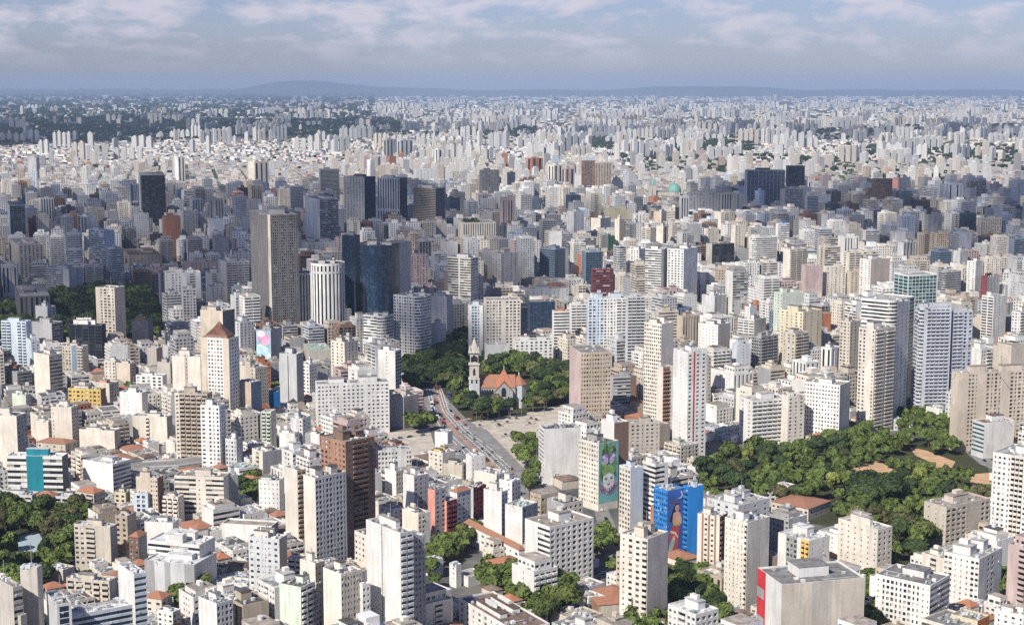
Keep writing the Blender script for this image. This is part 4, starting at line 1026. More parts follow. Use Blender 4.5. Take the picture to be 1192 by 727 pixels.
strip('zebra_crossing', [(517, 494), (548, 487)], 5, .22, simple('faded zebra', (.42, .28, .25), .9, .2, 0, .5))
P = sheet('concrete_plaza', [(546, 492), (562, 488), (610, 481), (660, 469), (668, 480), (640, 512), (634, 560), (612, 560), (584, 524)], .11, paving); mark(P, 2)
P = sheet('street', [(690, 588), (706, 588), (728, 640), (724, 662), (706, 652)], 0.13, asphalt); mark(P, 2)
P = strip('street', [(640, 700), (690, 676), (726, 655), (790, 690), (840, 740)], 10, 0.16, asphalt); mark(P, 2)
P = strip('street', [(470, 690), (500, 650), (535, 625), (566, 600), (600, 566)], 9, 0.19, asphalt); mark(P, 2)
P = strip('street', [(606, 505), (622, 540), (660, 600), (690, 640)], 8, 0.22, asphalt); mark(P, 2)
P = strip('street', [(280, 500), (292, 490), (330, 480), (395, 472)], 10, 0.25, asphalt); mark(P, 2)
P = sheet('parking_court', [(436, 505), (500, 498), (506, 520), (482, 545), (478, 530), (446, 520)], .10, paving); mark(P, 2)
P = strip('street', [(1040, 505), (1110, 508), (1150, 540), (1200, 560)], 12, 0.28, asphalt); mark(P, 2)
P = strip('distant_avenue', [(742, 226), (738, 212), (727, 196), (722, 182), (728, 174)], 38, .5, simple('far road', (.30, .29, .29), .9)); mark(P, 2)
P = strip('distant_avenue', [(700, 250), (735, 240), (742, 226)], 26, .5, simple('far road', (.30, .29, .29), .9)); mark(P, 2)
for rc in ((494, 560, 446, 530), (546, 640, 478, 520), (600, 640, 500, 566), (612, 668, 560, 586), (690, 722, 590, 650), (493, 560, 640, 700), (470, 545, 395, 455), (616, 664, 425, 482), (545, 570, 400, 430)): shields.append((rc[0], rc[1], rc[2], rc[3], ground_y(rc[2])))
for rc in ((820, 950, 515, 585), (950, 1080, 510, 650), (1080, 1150, 515, 585), (0, 100, 604, 680), (0, 75, 345, 398), (75, 185, 345, 395)): shields.append((rc[0], rc[1], rc[2], rc[3], ground_y(rc[2])))
# raised road on piers among the cream blocks
def viaduct():
    c = [np.array(G(*p)) for p in ((146, 556), (170, 551), (206, 549), (234, 545), (262, 543))]; zd = 6.5
    root = empty('elevated_road', (c[2][0], c[2][1], 0)); tag(root, 'raised grey road deck on piers running behind the cream slabs', 'elevated road'); org = tuple(root.location)
    Lf, Rt = [], []
    for i, p in enumerate(c):
        d = c[min(i+1, 4)]-c[max(i-1, 0)]; d /= np.linalg.norm(d); nn = np.array([-d[1], d[0]])*9; Lf.append(p+nn); Rt.append(p-nn)
    mb = MB(); conc = plaster('concrete')
    for i in range(4):
        mb.quads([[(*Rt[i], zd), (*Rt[i+1], zd), (*Lf[i+1], zd), (*Lf[i], zd)]], asphalt); mb.quads([[(*Rt[i], zd-1.6), (*Rt[i+1], zd-1.6), (*Rt[i+1], zd), (*Rt[i], zd)], [(*Lf[i+1], zd-1.6), (*Lf[i], zd-1.6), (*Lf[i], zd), (*Lf[i+1], zd)], [(*Lf[i], zd-1.6), (*Lf[i+1], zd-1.6), (*Rt[i+1], zd-1.6), (*Rt[i], zd-1.6)]], conc)
    mb.build('deck', org, root)
    for side in (Rt, Lf):
        mb = MB()
        for i in range(4):
            p, q = side[i], side[i+1]; d = (q-p)/np.linalg.norm(q-p); nn = np.array([-d[1], d[0]])*.2
            mb.quads([[(*(p-nn), zd), (*(q-nn), zd), (*(q-nn), zd+1), (*(p-nn), zd+1)], [(*(p-nn), zd+1), (*(q-nn), zd+1), (*(q+nn), zd+1), (*(p+nn), zd+1)], [(*(q+nn), zd), (*(p+nn), zd), (*(p+nn), zd+1), (*(q+nn), zd+1)]], plaster('light grey'))
        mb.build('guard_wall', org, root)
    for i in range(5):
        mb = MB(); mb.box((*c[i], 0), (2.2, 8, zd-1.6), conc); mb.build('pier', org, root)
    mark([tuple(p) for p in Rt+Lf[::-1]], 1); shields.append((148, 236, 533, 552, c[1][1]))
    landmarks.append((190, 545, c[1][1], 'the elevated road'))
viaduct()
# ---------------------------------------------------------------- everything between: lots along a street grid
COLS = [('white', .33), ('cream', .24), ('light grey', .11), ('beige', .11), ('tan', .05), ('grey', .06), ('peach', .03), ('pink', .02), ('pale blue', .02), ('terracotta', .015), ('concrete', .02), ('lilac grey', .01)]
CN = [c for c, _ in COLS]; CW = np.array([w_ for _, w_ in COLS]); CW /= CW.sum()
cands = []   # dict per candidate building
def try_lot(x, y, w_, d_, yaw, h, force=False):
    ca, sa = math.cos(yaw), math.sin(yaw)
    poly = [(x+u*ca-v*sa, y+u*sa+v*ca) for u, v in ((-w_/2, -d_/2), (w_/2, -d_/2), (w_/2, d_/2), (-w_/2, d_/2))]
    px = [pix(p[0], p[1], 0)[0] for p in poly]; pyb = max(pix(p[0], p[1], 0)[1] for p in poly)
    x0, x1 = min(px), max(px); Yn = min(p[1] for p in poly)
    if x1 < -130 or x0 > PW+130: return
    if pix(x, y, h)[1] > PH+8: return
    if mark(poly, test=True): return
    hm = h
    for (sx0, sx1, st, sv, sY) in shields:
        if sY > Yn+4 and x1 > sx0 and x0 < sx1 and pyb > st:
            hm = min(hm, height_at(sv, Yn))
    if hm < 3.6: return
    h = min(h, hm)
    mark(poly, 1)
    cands.append(dict(x=x, y=y, w=w_, d=d_, yaw=yaw, h=h, rect=(x0, x1, min(pix(p[0], p[1], h)[1] for p in poly), pyb), poly=poly, Y=Yn))
def grid_fill(ymin, ymax, yaw, lw, ld, bw, bd, street, hfun, jit=.25):
    ca, sa = math.cos(yaw), math.sin(yaw); half = (PW/2+140)/F*ymax
    ext = int(max(ymax-ymin, half*2)*1.1)
    pu = bw*lw+street; pv = bd*ld+street
    order = []
    for iu in range(int(-ext/pu)-1, int(ext/pu)+2):
        for iv in range(int(-ext/pv)-1, int(ext/pv)+2):
            for a in range(bw):
                for b_ in range(bd):
                    u = iu*pu+(a+.5)*lw; v = iv*pv+(b_+.5)*ld
                    x = u*ca-v*sa; y = (ymin+ymax)/2+u*sa+v*ca
                    if ymin <= y < ymax and abs(x) < (PW/2+130)/F*y: order.append((y, x))
    order.sort()
    for (y, x) in order:
        w_, d_ = lw*rng.uniform(.72, .97), ld*rng.uniform(.75, .97)
        try_lot(x, y, w_, d_, yaw+(0 if rng.random() < .9 else math.pi/2*0), hfun(x, y))
def h_near(x, y):
    t = rng.random()
    return rng.uniform(4.5, 9) if t < .26 else rng.uniform(9, 19) if t < .62 else rng.uniform(19, 46)
def h_near2(x, y):
    t = rng.random()
    return rng.uniform(6, 12) if t < .20 else rng.uniform(12, 28) if t < .55 else rng.uniform(28, 56)
def h_mid(x, y):
    t = rng.random()
    return rng.uniform(8, 18) if t < .22 else rng.uniform(18, 38) if t < .56 else rng.uniform(36, 72)
def h_mid2(x, y):
    px = pix(x, y, 0)[0]; t = rng.random()
    tall = .55 if 250 < px < 700 else .62 if px > 780 else .45
    return rng.uniform(5, 12) if t < 1-tall-.1 else rng.uniform(12, 34) if t < .74 else rng.uniform(34, 68)
grid_fill(640, 1250, R(37), 19, 20, 4, 2, 11, h_near)
grid_fill(640, 1250, R(37), 10, 11, 6, 3, 5, lambda x, y: rng.uniform(4, 10))
grid_fill(1250, 1750, R(28), 21, 22, 4, 2, 12, h_near2)
grid_fill(1250, 1750, R(28), 11, 12, 6, 3, 6, lambda x, y: rng.uniform(5, 13))
grid_fill(1750, 2600, R(16), 24, 24, 4, 2, 13, h_mid)
grid_fill(1750, 2600, R(16), 13, 14, 5, 2, 8, lambda x, y: rng.uniform(8, 26))
grid_fill(2600, 3900, R(24), 26, 26, 4, 2, 14, h_mid2)
grid_fill(2600, 3900, R(24), 15, 15, 5, 2, 8, lambda x, y: rng.uniform(6, 18))
def h_low(x, y):
    px = pix(x, y, 0)[0]; t = rng.random(); tall = .02 if px < 400 else .12 if px < 750 else .05
    return rng.uniform(4.5, 9) if t < .68 else rng.uniform(9, 20) if t < 1-tall else rng.uniform(28, 62)
grid_fill(3900, 5600, R(12), 19, 24, 4, 2, 12, h_low)

# towers far out, spread by how thick they stand in the photograph
def tower_share(px, py):
    if py < 122: return .75 if px > 500 else .22
    if py < 140: return (.34 if px < 420 else .95) if px < 700 else 1.0
    if py < 166: return .16 if px < 200 else .42 if px < 440 else .62 if px < 600 else .95
    if py < 190: return .10 if px < 430 else .50 if px < 700 else .28 if px < 900 else .36
    if py < 225: return .08 if px < 400 else .36 if px < 700 else .13
    return .04
far_t = []
for k in range(5200):
    py = 110.5+115*rng.random()**1.25; px = rng.uniform(-130, PW+130)
    cl = 1.15 if math.sin(px*.031+py*.17)*math.sin(px*.017-py*.09+1.7)+.5*math.sin(px*.071+py*.23) > .05 else .22
    if rng.random() > tower_share(px, py)*cl: continue
    x, y = G(px, py); n_ = rng.choice([1, 1, 2, 3, 4]) if py < 200 else rng.choice([1, 1, 2]); sc_ = min(1.9, max(1.0, y/9000))
    hh = rng.uniform(38, 78)*(1.0 if y < 9000 else 1.1); ww, yw = rng.uniform(14, 24)*sc_, rng.uniform(-.5, .9); c = rng.choices(CN[:9], CW[:9])[0]
    c = rng.choices([c, 'white', 'cream', 'light grey'], [.20, .44, .16, .20])[0]
    for j in range(n_): far_t.append((x+j*ww*1.5*math.cos(yw), y+j*ww*1.5*math.sin(yw), ww, ww*rng.uniform(.7, 1.1), hh*rng.uniform(.92, 1.05), yw, c))
for (x, y, w_, d_, h, yw, c) in far_t:
    if 560 < y < 5600:
        n0 = len(cands); try_lot(x, y, w_, d_, yw, h)
        if len(cands) > n0: cands[-1]['c'] = c
    else:
        px0, pyt = pix(x, y, h); px1, pyb = pix(x, y, 0); hw = w_*.6*F/y
        cands.append(dict(x=x, y=y, w=w_, d=d_, yaw=yw, h=h, c=c, rect=(px0-hw, px0+hw, pyt, pyb), Y=y, poly=None))
# what is seen: paint rectangles far to near
S = 2.0; idb = np.full((int(PH*S), int(PW*S)), -1, np.int32)
items = [(c['Y'], c['rect'], i) for i, c in enumerate(cands)]+[(s_[4], (s_[0]+1.5, s_[1]-1.5, s_[2]+3, s_[2]+(s_[3]-s_[2])/.60), -2) for s_ in shields[:len(things)]]
for Yk, rc, i in sorted(items, key=lambda t: -t[0]):
    x0, x1, y0, y1 = [int(round(v*S)) for v in rc]; x0, y0 = max(x0, 0), max(y0, 0)
    if x1 > x0 and y1 > y0: idb[y0:y1, x0:x1] = i
cnt = np.bincount(idb[idb >= 0].ravel(), minlength=len(cands))
for i, c in enumerate(cands): c['seen'] = int(cnt[i])

# kind, colour and roof of each
for i, c in enumerate(cands):
    r = random.Random(i*7+3); h = c['h']
    c['c'] = c.get('c') or r.choices(CN, CW)[0]; c['seed'] = 1000+i; c['rk'] = 'flat'; c['roof'] = r.choices(list(ROOFS), [.30, .16, .16, .10, .10, .14, .04])[0]
    if h < 10:
        t = r.random()
        if t < .24: c['k'] = 'H'; c['rk'] = 'tile'
        elif t < .46: c['k'] = 'W'; c['rk'] = 'sheet' if t < .34 else 'flat'; c['roof'] = r.choice(['grey', 'pale', 'white', 'brown'])
        else: c['k'] = 'B'
    elif h < 27: c['k'] = 'S'
    else:
        c['k'] = 'T'
        if 1500 < c['Y'] < 4200 and r.random() < .16: c['k'] = 'O'; c['c'] = r.choice(['dark grey', 'grey', 'steel blue', 'brown', 'lilac grey', 'navy', 'bluish grey'])
GLN = [None, 'black', 'blue']
def h_ok(c, r): return c['h'] > 9 and c['rk'] == 'flat' and r.random() < .4
solo, mass = [], []
for k in KINDS:
    lst = sorted([c for c in cands if c['k'] == k and c['seen'] >= 14], key=lambda c: -c['seen'])
    room = 298-n_cat.get(KINDS[k][0], 0); solo += [c for c in lst[:room] if c['seen'] >= 40]
ids = set(map(id, solo)); mass = [c for c in cands if id(c) not in ids and (c['seen'] > 0 or c['rect'][1] < 2 or c['rect'][0] > PW-2 or c['Y'] > 5600 or c['h'] > 0 and c['Y'] < 3900 and c['seen'] > 0)]
KW = {'T': 'tower', 'S': 'apartment block', 'O': 'office tower', 'B': 'low building', 'H': 'house', 'W': 'shed'}
ROOFW = {'grey': 'grey roof', 'pale': 'pale roof', 'dark': 'dark roof', 'brown': 'brown roof', 'white': 'white roof', 'tan': 'tan roof', 'green': 'greenish roof'}
for c in solo:
    r = random.Random(c['seed']); k = c['k']; kind, cat, group = KINDS[k]
    near = c['Y'] < 2700
    mk = lambda: r.choice(['b', 'g', 'g', 'd', 'd', 'g', 's', 'k', 'b g:2 b', 'g k g', 'd:2 b:.4', 'k', 's', 'd', 'n', 'v', 'd k d', 'b@grey', 'b@white', 'b n1:.5 b', 'k2', 'b k1 b', 'g@light_grey']) if k in 'TS' else r.choice(['s', 'G', 'v', 'd']) if k == 'O' else r.choice(['b', 'g', 'g', 'n', 'b'])
    a, b_ = mk(), mk()
    desc = 'with blank walls' if a == b_ == 'b' else ''
    st = [a, b_, a, b_]
    root = building(kind, None, cat, group, c['poly'], st, c['h'], c['c'], c['roof'], r.choice(GLN) if k == 'O' else None, False, (1 if c['h'] > 12 and c['rk'] == 'flat' else 0), c['seed'], roofkind=c['rk'], setback=near and h_ok(c, r), clutter=c['Y'] < 1250, floor=3.1 if near else 3.6) if c['poly'] else None
    if root is None: 
        ca, sa = math.cos(c['yaw']), math.sin(c['yaw']); c['poly'] = [(c['x']+u*ca-v*sa, c['y']+u*sa+v*ca) for u, v in ((-c['w']/2, -c['d']/2), (c['w']/2, -c['d']/2), (c['w']/2, c['d']/2), (-c['w']/2, c['d']/2))]
        root = building(kind, None, cat, group, c['poly'], ['g', 'g', 'g', 'g'], c['h'], c['c'], c['roof'], None, False, 1, c['seed'], clutter=False, floor=4.5)
    size = ('tall ' if c['h'] > 48 else '') if k in 'TO' else ('low ' if k == 'S' and c['h'] < 14 else 'small ' if k in 'BHW' and c['w']*c['d'] < 130 else '')
    rf = 'tiled roof' if c['rk'] == 'tile' else 'brown sheet roof' if c['rk'] == 'sheet' else ROOFW[c['roof']]
    phrase = f"{size}{c['c']} {KW[k]} with {rf}" + (' and blank walls' if desc else '')
    c['root'] = root; things.append([(c['rect'][0]+c['rect'][1])/2, c['rect'][2]*.6+c['rect'][3]*.4, c['Y'], phrase, root, 0])

# ---------------------------------------------------------------- the rest of the city as one mass of blocks, one of roofs
fm, n, l, b = bsdf('far facade'); at = n.new('ShaderNodeAttribute'); at.attribute_name = 'tone'; uvn = n.new('ShaderNodeUVMap'); uvn.uv_map = 'bays'
fr = n.new('ShaderNodeVectorMath'); fr.operation = 'FRACTION'; l.new(uvn.outputs[0], fr.inputs[0]); sp2 = n.new('ShaderNodeSeparateXYZ'); l.new(fr.outputs[0], sp2.inputs[0])
def nm(op, a, b_):
    t = n.new('ShaderNodeMath'); t.operation = op
    for i_, v in enumerate((a, b_)):
        if isinstance(v, (int, float)): t.inputs[i_].default_value = v
        else: l.new(v, t.inputs[i_])
    return t.outputs[0]
win = nm('MULTIPLY', nm('MULTIPLY', nm('GREATER_THAN', sp2.outputs[0], .3), nm('LESS_THAN', sp2.outputs[0], .78)), nm('MULTIPLY', nm('GREATER_THAN', sp2.outputs[1], .35), nm('LESS_THAN', sp2.outputs[1], .82)))
l.new(mixc(n, l, win, at.outputs['Color'], (.06, .065, .075)), b.inputs['Base Color']); b.inputs['Roughness'].default_value = .8; b.inputs['Specular IOR Level'].default_value = .2
def block_mass(name, boxes):
    """boxes: rows of x, y, z0, w, d, h, yaw, r, g, b, roof r, g, b, windows 0/1"""
    A = np.asarray(boxes, float); m = len(A); ca, sa = np.cos(A[:, 6]), np.sin(A[:, 6])
    cs = []
    for u, v in ((-.5, -.5), (.5, -.5), (.5, .5), (-.5, .5)):
        U, V_ = u*A[:, 3], v*A[:, 4]; cs.append(np.stack([A[:, 0]+U*ca-V_*sa, A[:, 1]+U*sa+V_*ca], 1))
    lo = [np.concatenate([c, A[:, 2:3]], 1) for c in cs]; hi = [np.concatenate([c, (A[:, 2]+A[:, 5])[:, None]], 1) for c in cs]
    V = np.stack(lo+hi, 1).reshape(-1, 3)
    F_ = np.array([(0, 1, 5, 4), (1, 2, 6, 5), (2, 3, 7, 6), (3, 0, 4, 7), (4, 5, 6, 7)])
    idx = (np.arange(m)[:, None, None]*8+F_[None]).reshape(-1)
    me = bpy.data.meshes.new(name); me.vertices.add(len(V)); me.vertices.foreach_set('co', V.astype(np.float32).ravel())
    me.loops.add(len(idx)); me.loops.foreach_set('vertex_index', idx.astype(np.int32)); me.polygons.add(m*5); me.polygons.foreach_set('loop_start', (np.arange(m*5)*4).astype(np.int32))
    me.materials.append(fm)
    col = np.ones((m, 5, 4)); col[:, :4, :3] = A[:, None, 7:10]; col[:, 4, :3] = A[:, 10:13]
    at_ = me.attributes.new('tone', 'FLOAT_COLOR', 'FACE'); at_.data.foreach_set('color', col.astype(np.float32).ravel())
    uv = np.zeros((m, 5, 4, 2)); sc_ = np.clip(A[:, 1]/5000, 1, 2.2)
    nb = np.maximum(1, np.round(np.stack([A[:, 3], A[:, 4], A[:, 3], A[:, 4]], 1)/(4.0*sc_[:, None])))*A[:, 13:14]; nf = np.maximum(1, np.round(A[:, 5]/(3.4*sc_)))*A[:, 13]
    for f in range(4):
        uv[:, f, 1, 0] = uv[:, f, 2, 0] = nb[:, f]; uv[:, f, 2, 1] = uv[:, f, 3, 1] = nf
    ul = me.uv_layers.new(name='bays'); ul.data.foreach_set('uv', uv.astype(np.float32).ravel())
    me.polygons.foreach_set('use_smooth', np.zeros(m*5, bool)); me.update(calc_edges=True); o = bpy.data.objects.new(name, me); COL.objects.link(o); tag(o, kind='stuff'); return o
RF = [(.27, .26, .25), (.48, .46, .43), (.11, .105, .10), (.24, .15, .11), (.66, .66, .65), (.42, .36, .30), (.40, .17, .09)]
def jitc(c, r, s=.08): f = 1+r.uniform(-s, s); return tuple(min(.82, v*f) for v in c)
rows = {'low': [], 'tow': []}
rr = random.Random(99)
for c in mass:
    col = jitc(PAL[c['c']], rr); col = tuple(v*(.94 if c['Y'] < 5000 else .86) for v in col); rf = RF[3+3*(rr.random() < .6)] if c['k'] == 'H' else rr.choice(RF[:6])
    key = 'tow' if c['h'] > 22 else 'low'
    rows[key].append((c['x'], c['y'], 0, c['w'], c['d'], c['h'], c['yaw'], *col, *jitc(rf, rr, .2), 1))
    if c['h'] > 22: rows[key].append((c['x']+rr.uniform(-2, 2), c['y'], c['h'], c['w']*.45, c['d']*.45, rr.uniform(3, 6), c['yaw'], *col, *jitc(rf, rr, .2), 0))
# low roofs out to the horizon, spread evenly over the picture
for k in range(25000):
    py = 110.5+96*rng.random()**1.1; px = rng.uniform(-130, PW+130); x, y = G(px, py)
    if y < 5600: continue
    if py < 168 and px < 460 and py > 138 and rng.random() < .72: continue
    if 148 < py < 172 and px > 860 and rng.random() < .55: continue
    if y > 9500 and rng.random() < (.42 if px > 430 else .68): continue
    sc_ = max(1.0, y/7000); c = rng.choices(CN, CW)[0]; dk = 1.0 if y < 9500 else .62
    big = rng.random() < .07
    rows['low'].append((x, y, 0, rng.uniform(10, 26)*sc_*(2.6 if big else 1), rng.uniform(10, 26)*sc_*(1.8 if big else 1), rng.uniform(5, 12)*(1+.25*(sc_-1)), .2+rng.choice([0, .5, 1.0])+rng.uniform(-.1, .1), *jitc(PAL[c], rng, .15), *jitc(rng.choices(RF, [.20, .18, .14, .12, .14, .12, .10] if y < 9500 else [.30, .08, .28, .14, .05, .06, .09])[0], rng, .2), 0))
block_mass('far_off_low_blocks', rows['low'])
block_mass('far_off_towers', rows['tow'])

# ---------------------------------------------------------------- trees
def leafmat(nm_, a, bb):
    m, n, l, b = bsdf(nm_); oi = n.new('ShaderNodeObjectInfo'); geo = n.new('ShaderNodeNewGeometry')
    t = noise(n, l, geo.outputs['Position'], .22, 3)
    c1 = mixc(n, l, oi.outputs['Random'], a, bb); c2 = mixc(n, l, maprange(n, l, t, .35, .68, 0, 1), c1, tuple(min(.24, v*1.75) for v in bb))
    v2 = n.new('ShaderNodeVectorMath'); v2.operation = 'SCALE'; l.new(c2, v2.inputs[0]); h_ = n.new('ShaderNodeMath'); h_.operation = 'FRACT'; h2 = n.new('ShaderNodeMath'); h2.operation = 'MULTIPLY'; h2.inputs[1].default_value = 7.31; l.new(oi.outputs['Random'], h2.inputs[0]); l.new(h2.outputs[0], h_.inputs[0])
    l.new(maprange(n, l, h_.outputs[0], 0, 1, .62, 1.35), v2.inputs['Scale'])
    l.new(v2.outputs[0], b.inputs['Base Color']); b.inputs['Roughness'].default_value = .7; b.inputs['Specular IOR Level'].default_value = .2
    return m
LEAF = [leafmat('leaves green', (.036, .060, .015), (.078, .104, .026)), leafmat('leaves dark', (.017, .031, .011), (.033, .050, .017)), leafmat('leaves bright', (.085, .12, .021), (.13, .155, .036)), leafmat('leaves olive', (.052, .058, .022), (.085, .082, .034))]
bark = simple('bark', (.10, .075, .055), .9, .2)
def crown_mesh(seed, rx, rz, th, leaf, nl=12, per=70, size=.95):
    r = np.random.default_rng(seed); q = []
    lobes = []
    for k in range(nl):
        t = r.uniform(0, 2*np.pi); ph = r.uniform(-.25, 1.3); rad = r.uniform(.45, .72)
        c = np.array([rx*rad*np.cos(t)*np.cos(ph), rx*rad*np.sin(t)*np.cos(ph), th+rz*.55+rz*rad*np.sin(ph)*.75]); lobes.append((c, rx*r.uniform(.30, .48)))
    lobes.append((np.array([0, 0, th+rz*.5]), rx*.55))
    for c, lr in lobes:
        d = r.normal(size=(per, 3)); d[:, 2] = np.abs(d[:, 2])*1.0-.25; d /= np.linalg.norm(d, axis=1)[:, None]
        p = c+d*lr*r.uniform(.78, 1.12, (per, 1))*np.array([1, 1, .8])
        nrm = d+r.normal(size=(per, 3))*.27; nrm /= np.linalg.norm(nrm, axis=1)[:, None]
        t1 = np.cross(nrm, r.normal(size=(per, 3))); t1 /= np.linalg.norm(t1, axis=1)[:, None]; t2 = np.cross(nrm, t1); s = size*r.uniform(.55, 1.25, (per, 1))
        q.append(np.stack([p-t1*s-t2*s*.6, p+t1*s-t2*s*.7, p+t1*s*.8+t2*s*.8, p-t1*s*.7+t2*s*.6], 1))
    mb = MB(); mb.quads(np.concatenate(q), leaf); return mb.build('crown', link=False, weld=False)
def trunk_mesh(seed, th, rx):
    r = random.Random(seed); mb = MB()
    def limb(p0, p1, r0, r1):
        p0, p1 = np.array(p0), np.array(p1); d = p1-p0; d = d/np.linalg.norm(d); a = np.cross(d, [.3, 1, .2]); a /= np.linalg.norm(a); bb = np.cross(d, a)
        ring = lambda p, rad: [p+rad*(a*math.cos(t*math.pi/3)+bb*math.sin(t*math.pi/3)) for t in range(6)]
        A, B = ring(p0, r0), ring(p1, r1); mb.quads([[A[i], A[(i+1) % 6], B[(i+1) % 6], B[i]] for i in range(6)], bark)
    limb((0, 0, 0), (0, 0, th), .42, .28)
    for k in range(5): t = k*1.26+r.uniform(-.3, .3); limb((0, 0, th*.85), (rx*.5*math.cos(t), rx*.5*math.sin(t), th+r.uniform(2, 4)), .2, .08)
    return mb.build('trunk', link=False)
SPEC = [(5.2, 6.0, 4.0, 0), (6.5, 6.5, 4.5, 0), (4.2, 6.5, 3.6, 1), (7.2, 7.0, 5.0, 1), (4.6, 5.0, 3.2, 2), (3.6, 4.6, 2.6, 2), (8.2, 7.0, 5.2, 0), (3.4, 9.5, 3.0, 1), (5.0, 4.6, 4.6, 3), (6.8, 5.6, 5.0, 3)]
TREES = [(crown_mesh(50+i, rx, rz, th, LEAF[lf], nl=13 if rx > 4 else 9, per=150 if rx > 6 else 110, size=.68), trunk_mesh(50+i, th, rx), rx, th+rz, lf) for i, (rx, rz, th, lf) in enumerate(SPEC)]
FARTREE = crown_mesh(77, 6.5, 6.5, 4.0, LEAF[1], nl=8, per=9, size=2.6)
TN = ['mid green round tree', 'broad mid green tree', 'slim dark green tree', 'broad dark green tree', 'bright green round tree', 'small bright green tree', 'very broad green tree', 'tall narrow dark tree', 'olive green open tree', 'broad olive green tree']
def palm_crown(seed, th):
    r = random.Random(seed); mb = MB()
    for k in range(18):
        a = k*2*math.pi/18+r.uniform(-.15, .15); up = r.uniform(-.1, .9); d = np.array([math.cos(a), math.sin(a), 0]); sd = np.array([-math.sin(a), math.cos(a), 0]); pr = None
        for j in range(6):
            u = j/5; p = np.array([0, 0, th])+d*3.6*u+np.array([0, 0, 3.0*up*u-3.2*u*u]); wd = .55*math.sin(math.pi*(.12+.85*u)); e = (p-sd*wd-np.array([0, 0, .18*wd]), p+sd*wd-np.array([0, 0, .18*wd]))
            if pr: mb.quads([[pr[0], pr[1], e[1], e[0]]], LEAF[0])
            pr = e
    return mb.build('crown', link=False, weld=False)
TREES.append((palm_crown(5, 11.0), trunk_mesh(71, 11.0, .3), 3.4, 12.0, 0)); TN.append('tall thin palm')
spots = []
def scatter(poly_px, n_try, gap, kinds, place, s=(.85, 1.2), w_=None):
    P = gpoly(poly_px); xs = [p[0] for p in P]; ys = [p[1] for p in P]; got = []
    for k in range(n_try):
        x, y = rng.uniform(min(xs), max(xs)), rng.uniform(min(ys), max(ys))
        if not in_poly(np.array([x]), np.array([y]), P)[0]: continue
        j, i = int((y-OY)//CELL), int((x-OX)//CELL)
        if 0 <= j < GH and 0 <= i < GW and occ[j, i] in (1, 3): continue
        if any((x-a)**2+(y-b_)**2 < gap*gap for a, b_ in got): continue
        got.append((x, y)); spots.append((x, y, rng.choice(kinds), rng.uniform(*s), place))
scatter([(812, 575), (824, 548), (860, 532), (930, 528), (975, 534), (980, 562), (1000, 590), (1004, 618), (965, 612), (905, 600), (860, 600), (818, 600)], 3000, 11.0, [0, 1, 3, 4, 4, 6, 8, 0, 9, 5, 3, 7], 'in the walled park', (.6, 1.35))
scatter([(975, 562), (1046, 562), (1100, 556), (1150, 568), (1155, 585), (1096, 612), (1080, 655), (1036, 668), (1008, 620)], 2500, 11.2, [0, 1, 4, 6, 3, 4, 7, 8, 9, 7], 'in the walled park', (.6, 1.35))
scatter([(1000, 560), (1044, 560), (1046, 592), (1000, 600)], 500, 8.0, [3, 3, 2, 7], 'in the dark clump of the park', (1.1, 1.5))
scatter([(995, 512), (1056, 516), (1060, 534), (1020, 534), (990, 540)], 700, 9.5, [0, 1, 4, 2], 'along the sandy path', (.8, 1.15))
scatter([(1060, 512), (1110, 514), (1120, 534), (1090, 530)], 500, 9.5, [0, 1, 6], 'along the sandy path', (.8, 1.1))
scatter(PARKS['church_grove'], 5000, 9.5, [3, 1, 3, 3, 7, 3, 2, 9], 'in the grove', (1.0, 1.4))
scatter(PARKS['corner_park'], 2500, 10.0, [0, 1, 3, 6, 2, 4, 9], 'in the corner park', (.9, 1.25))
scatter(PARKS['wooded_square'], 6000, 11.5, [3, 3, 3, 1], 'in the wooded square', (1.1, 1.5))
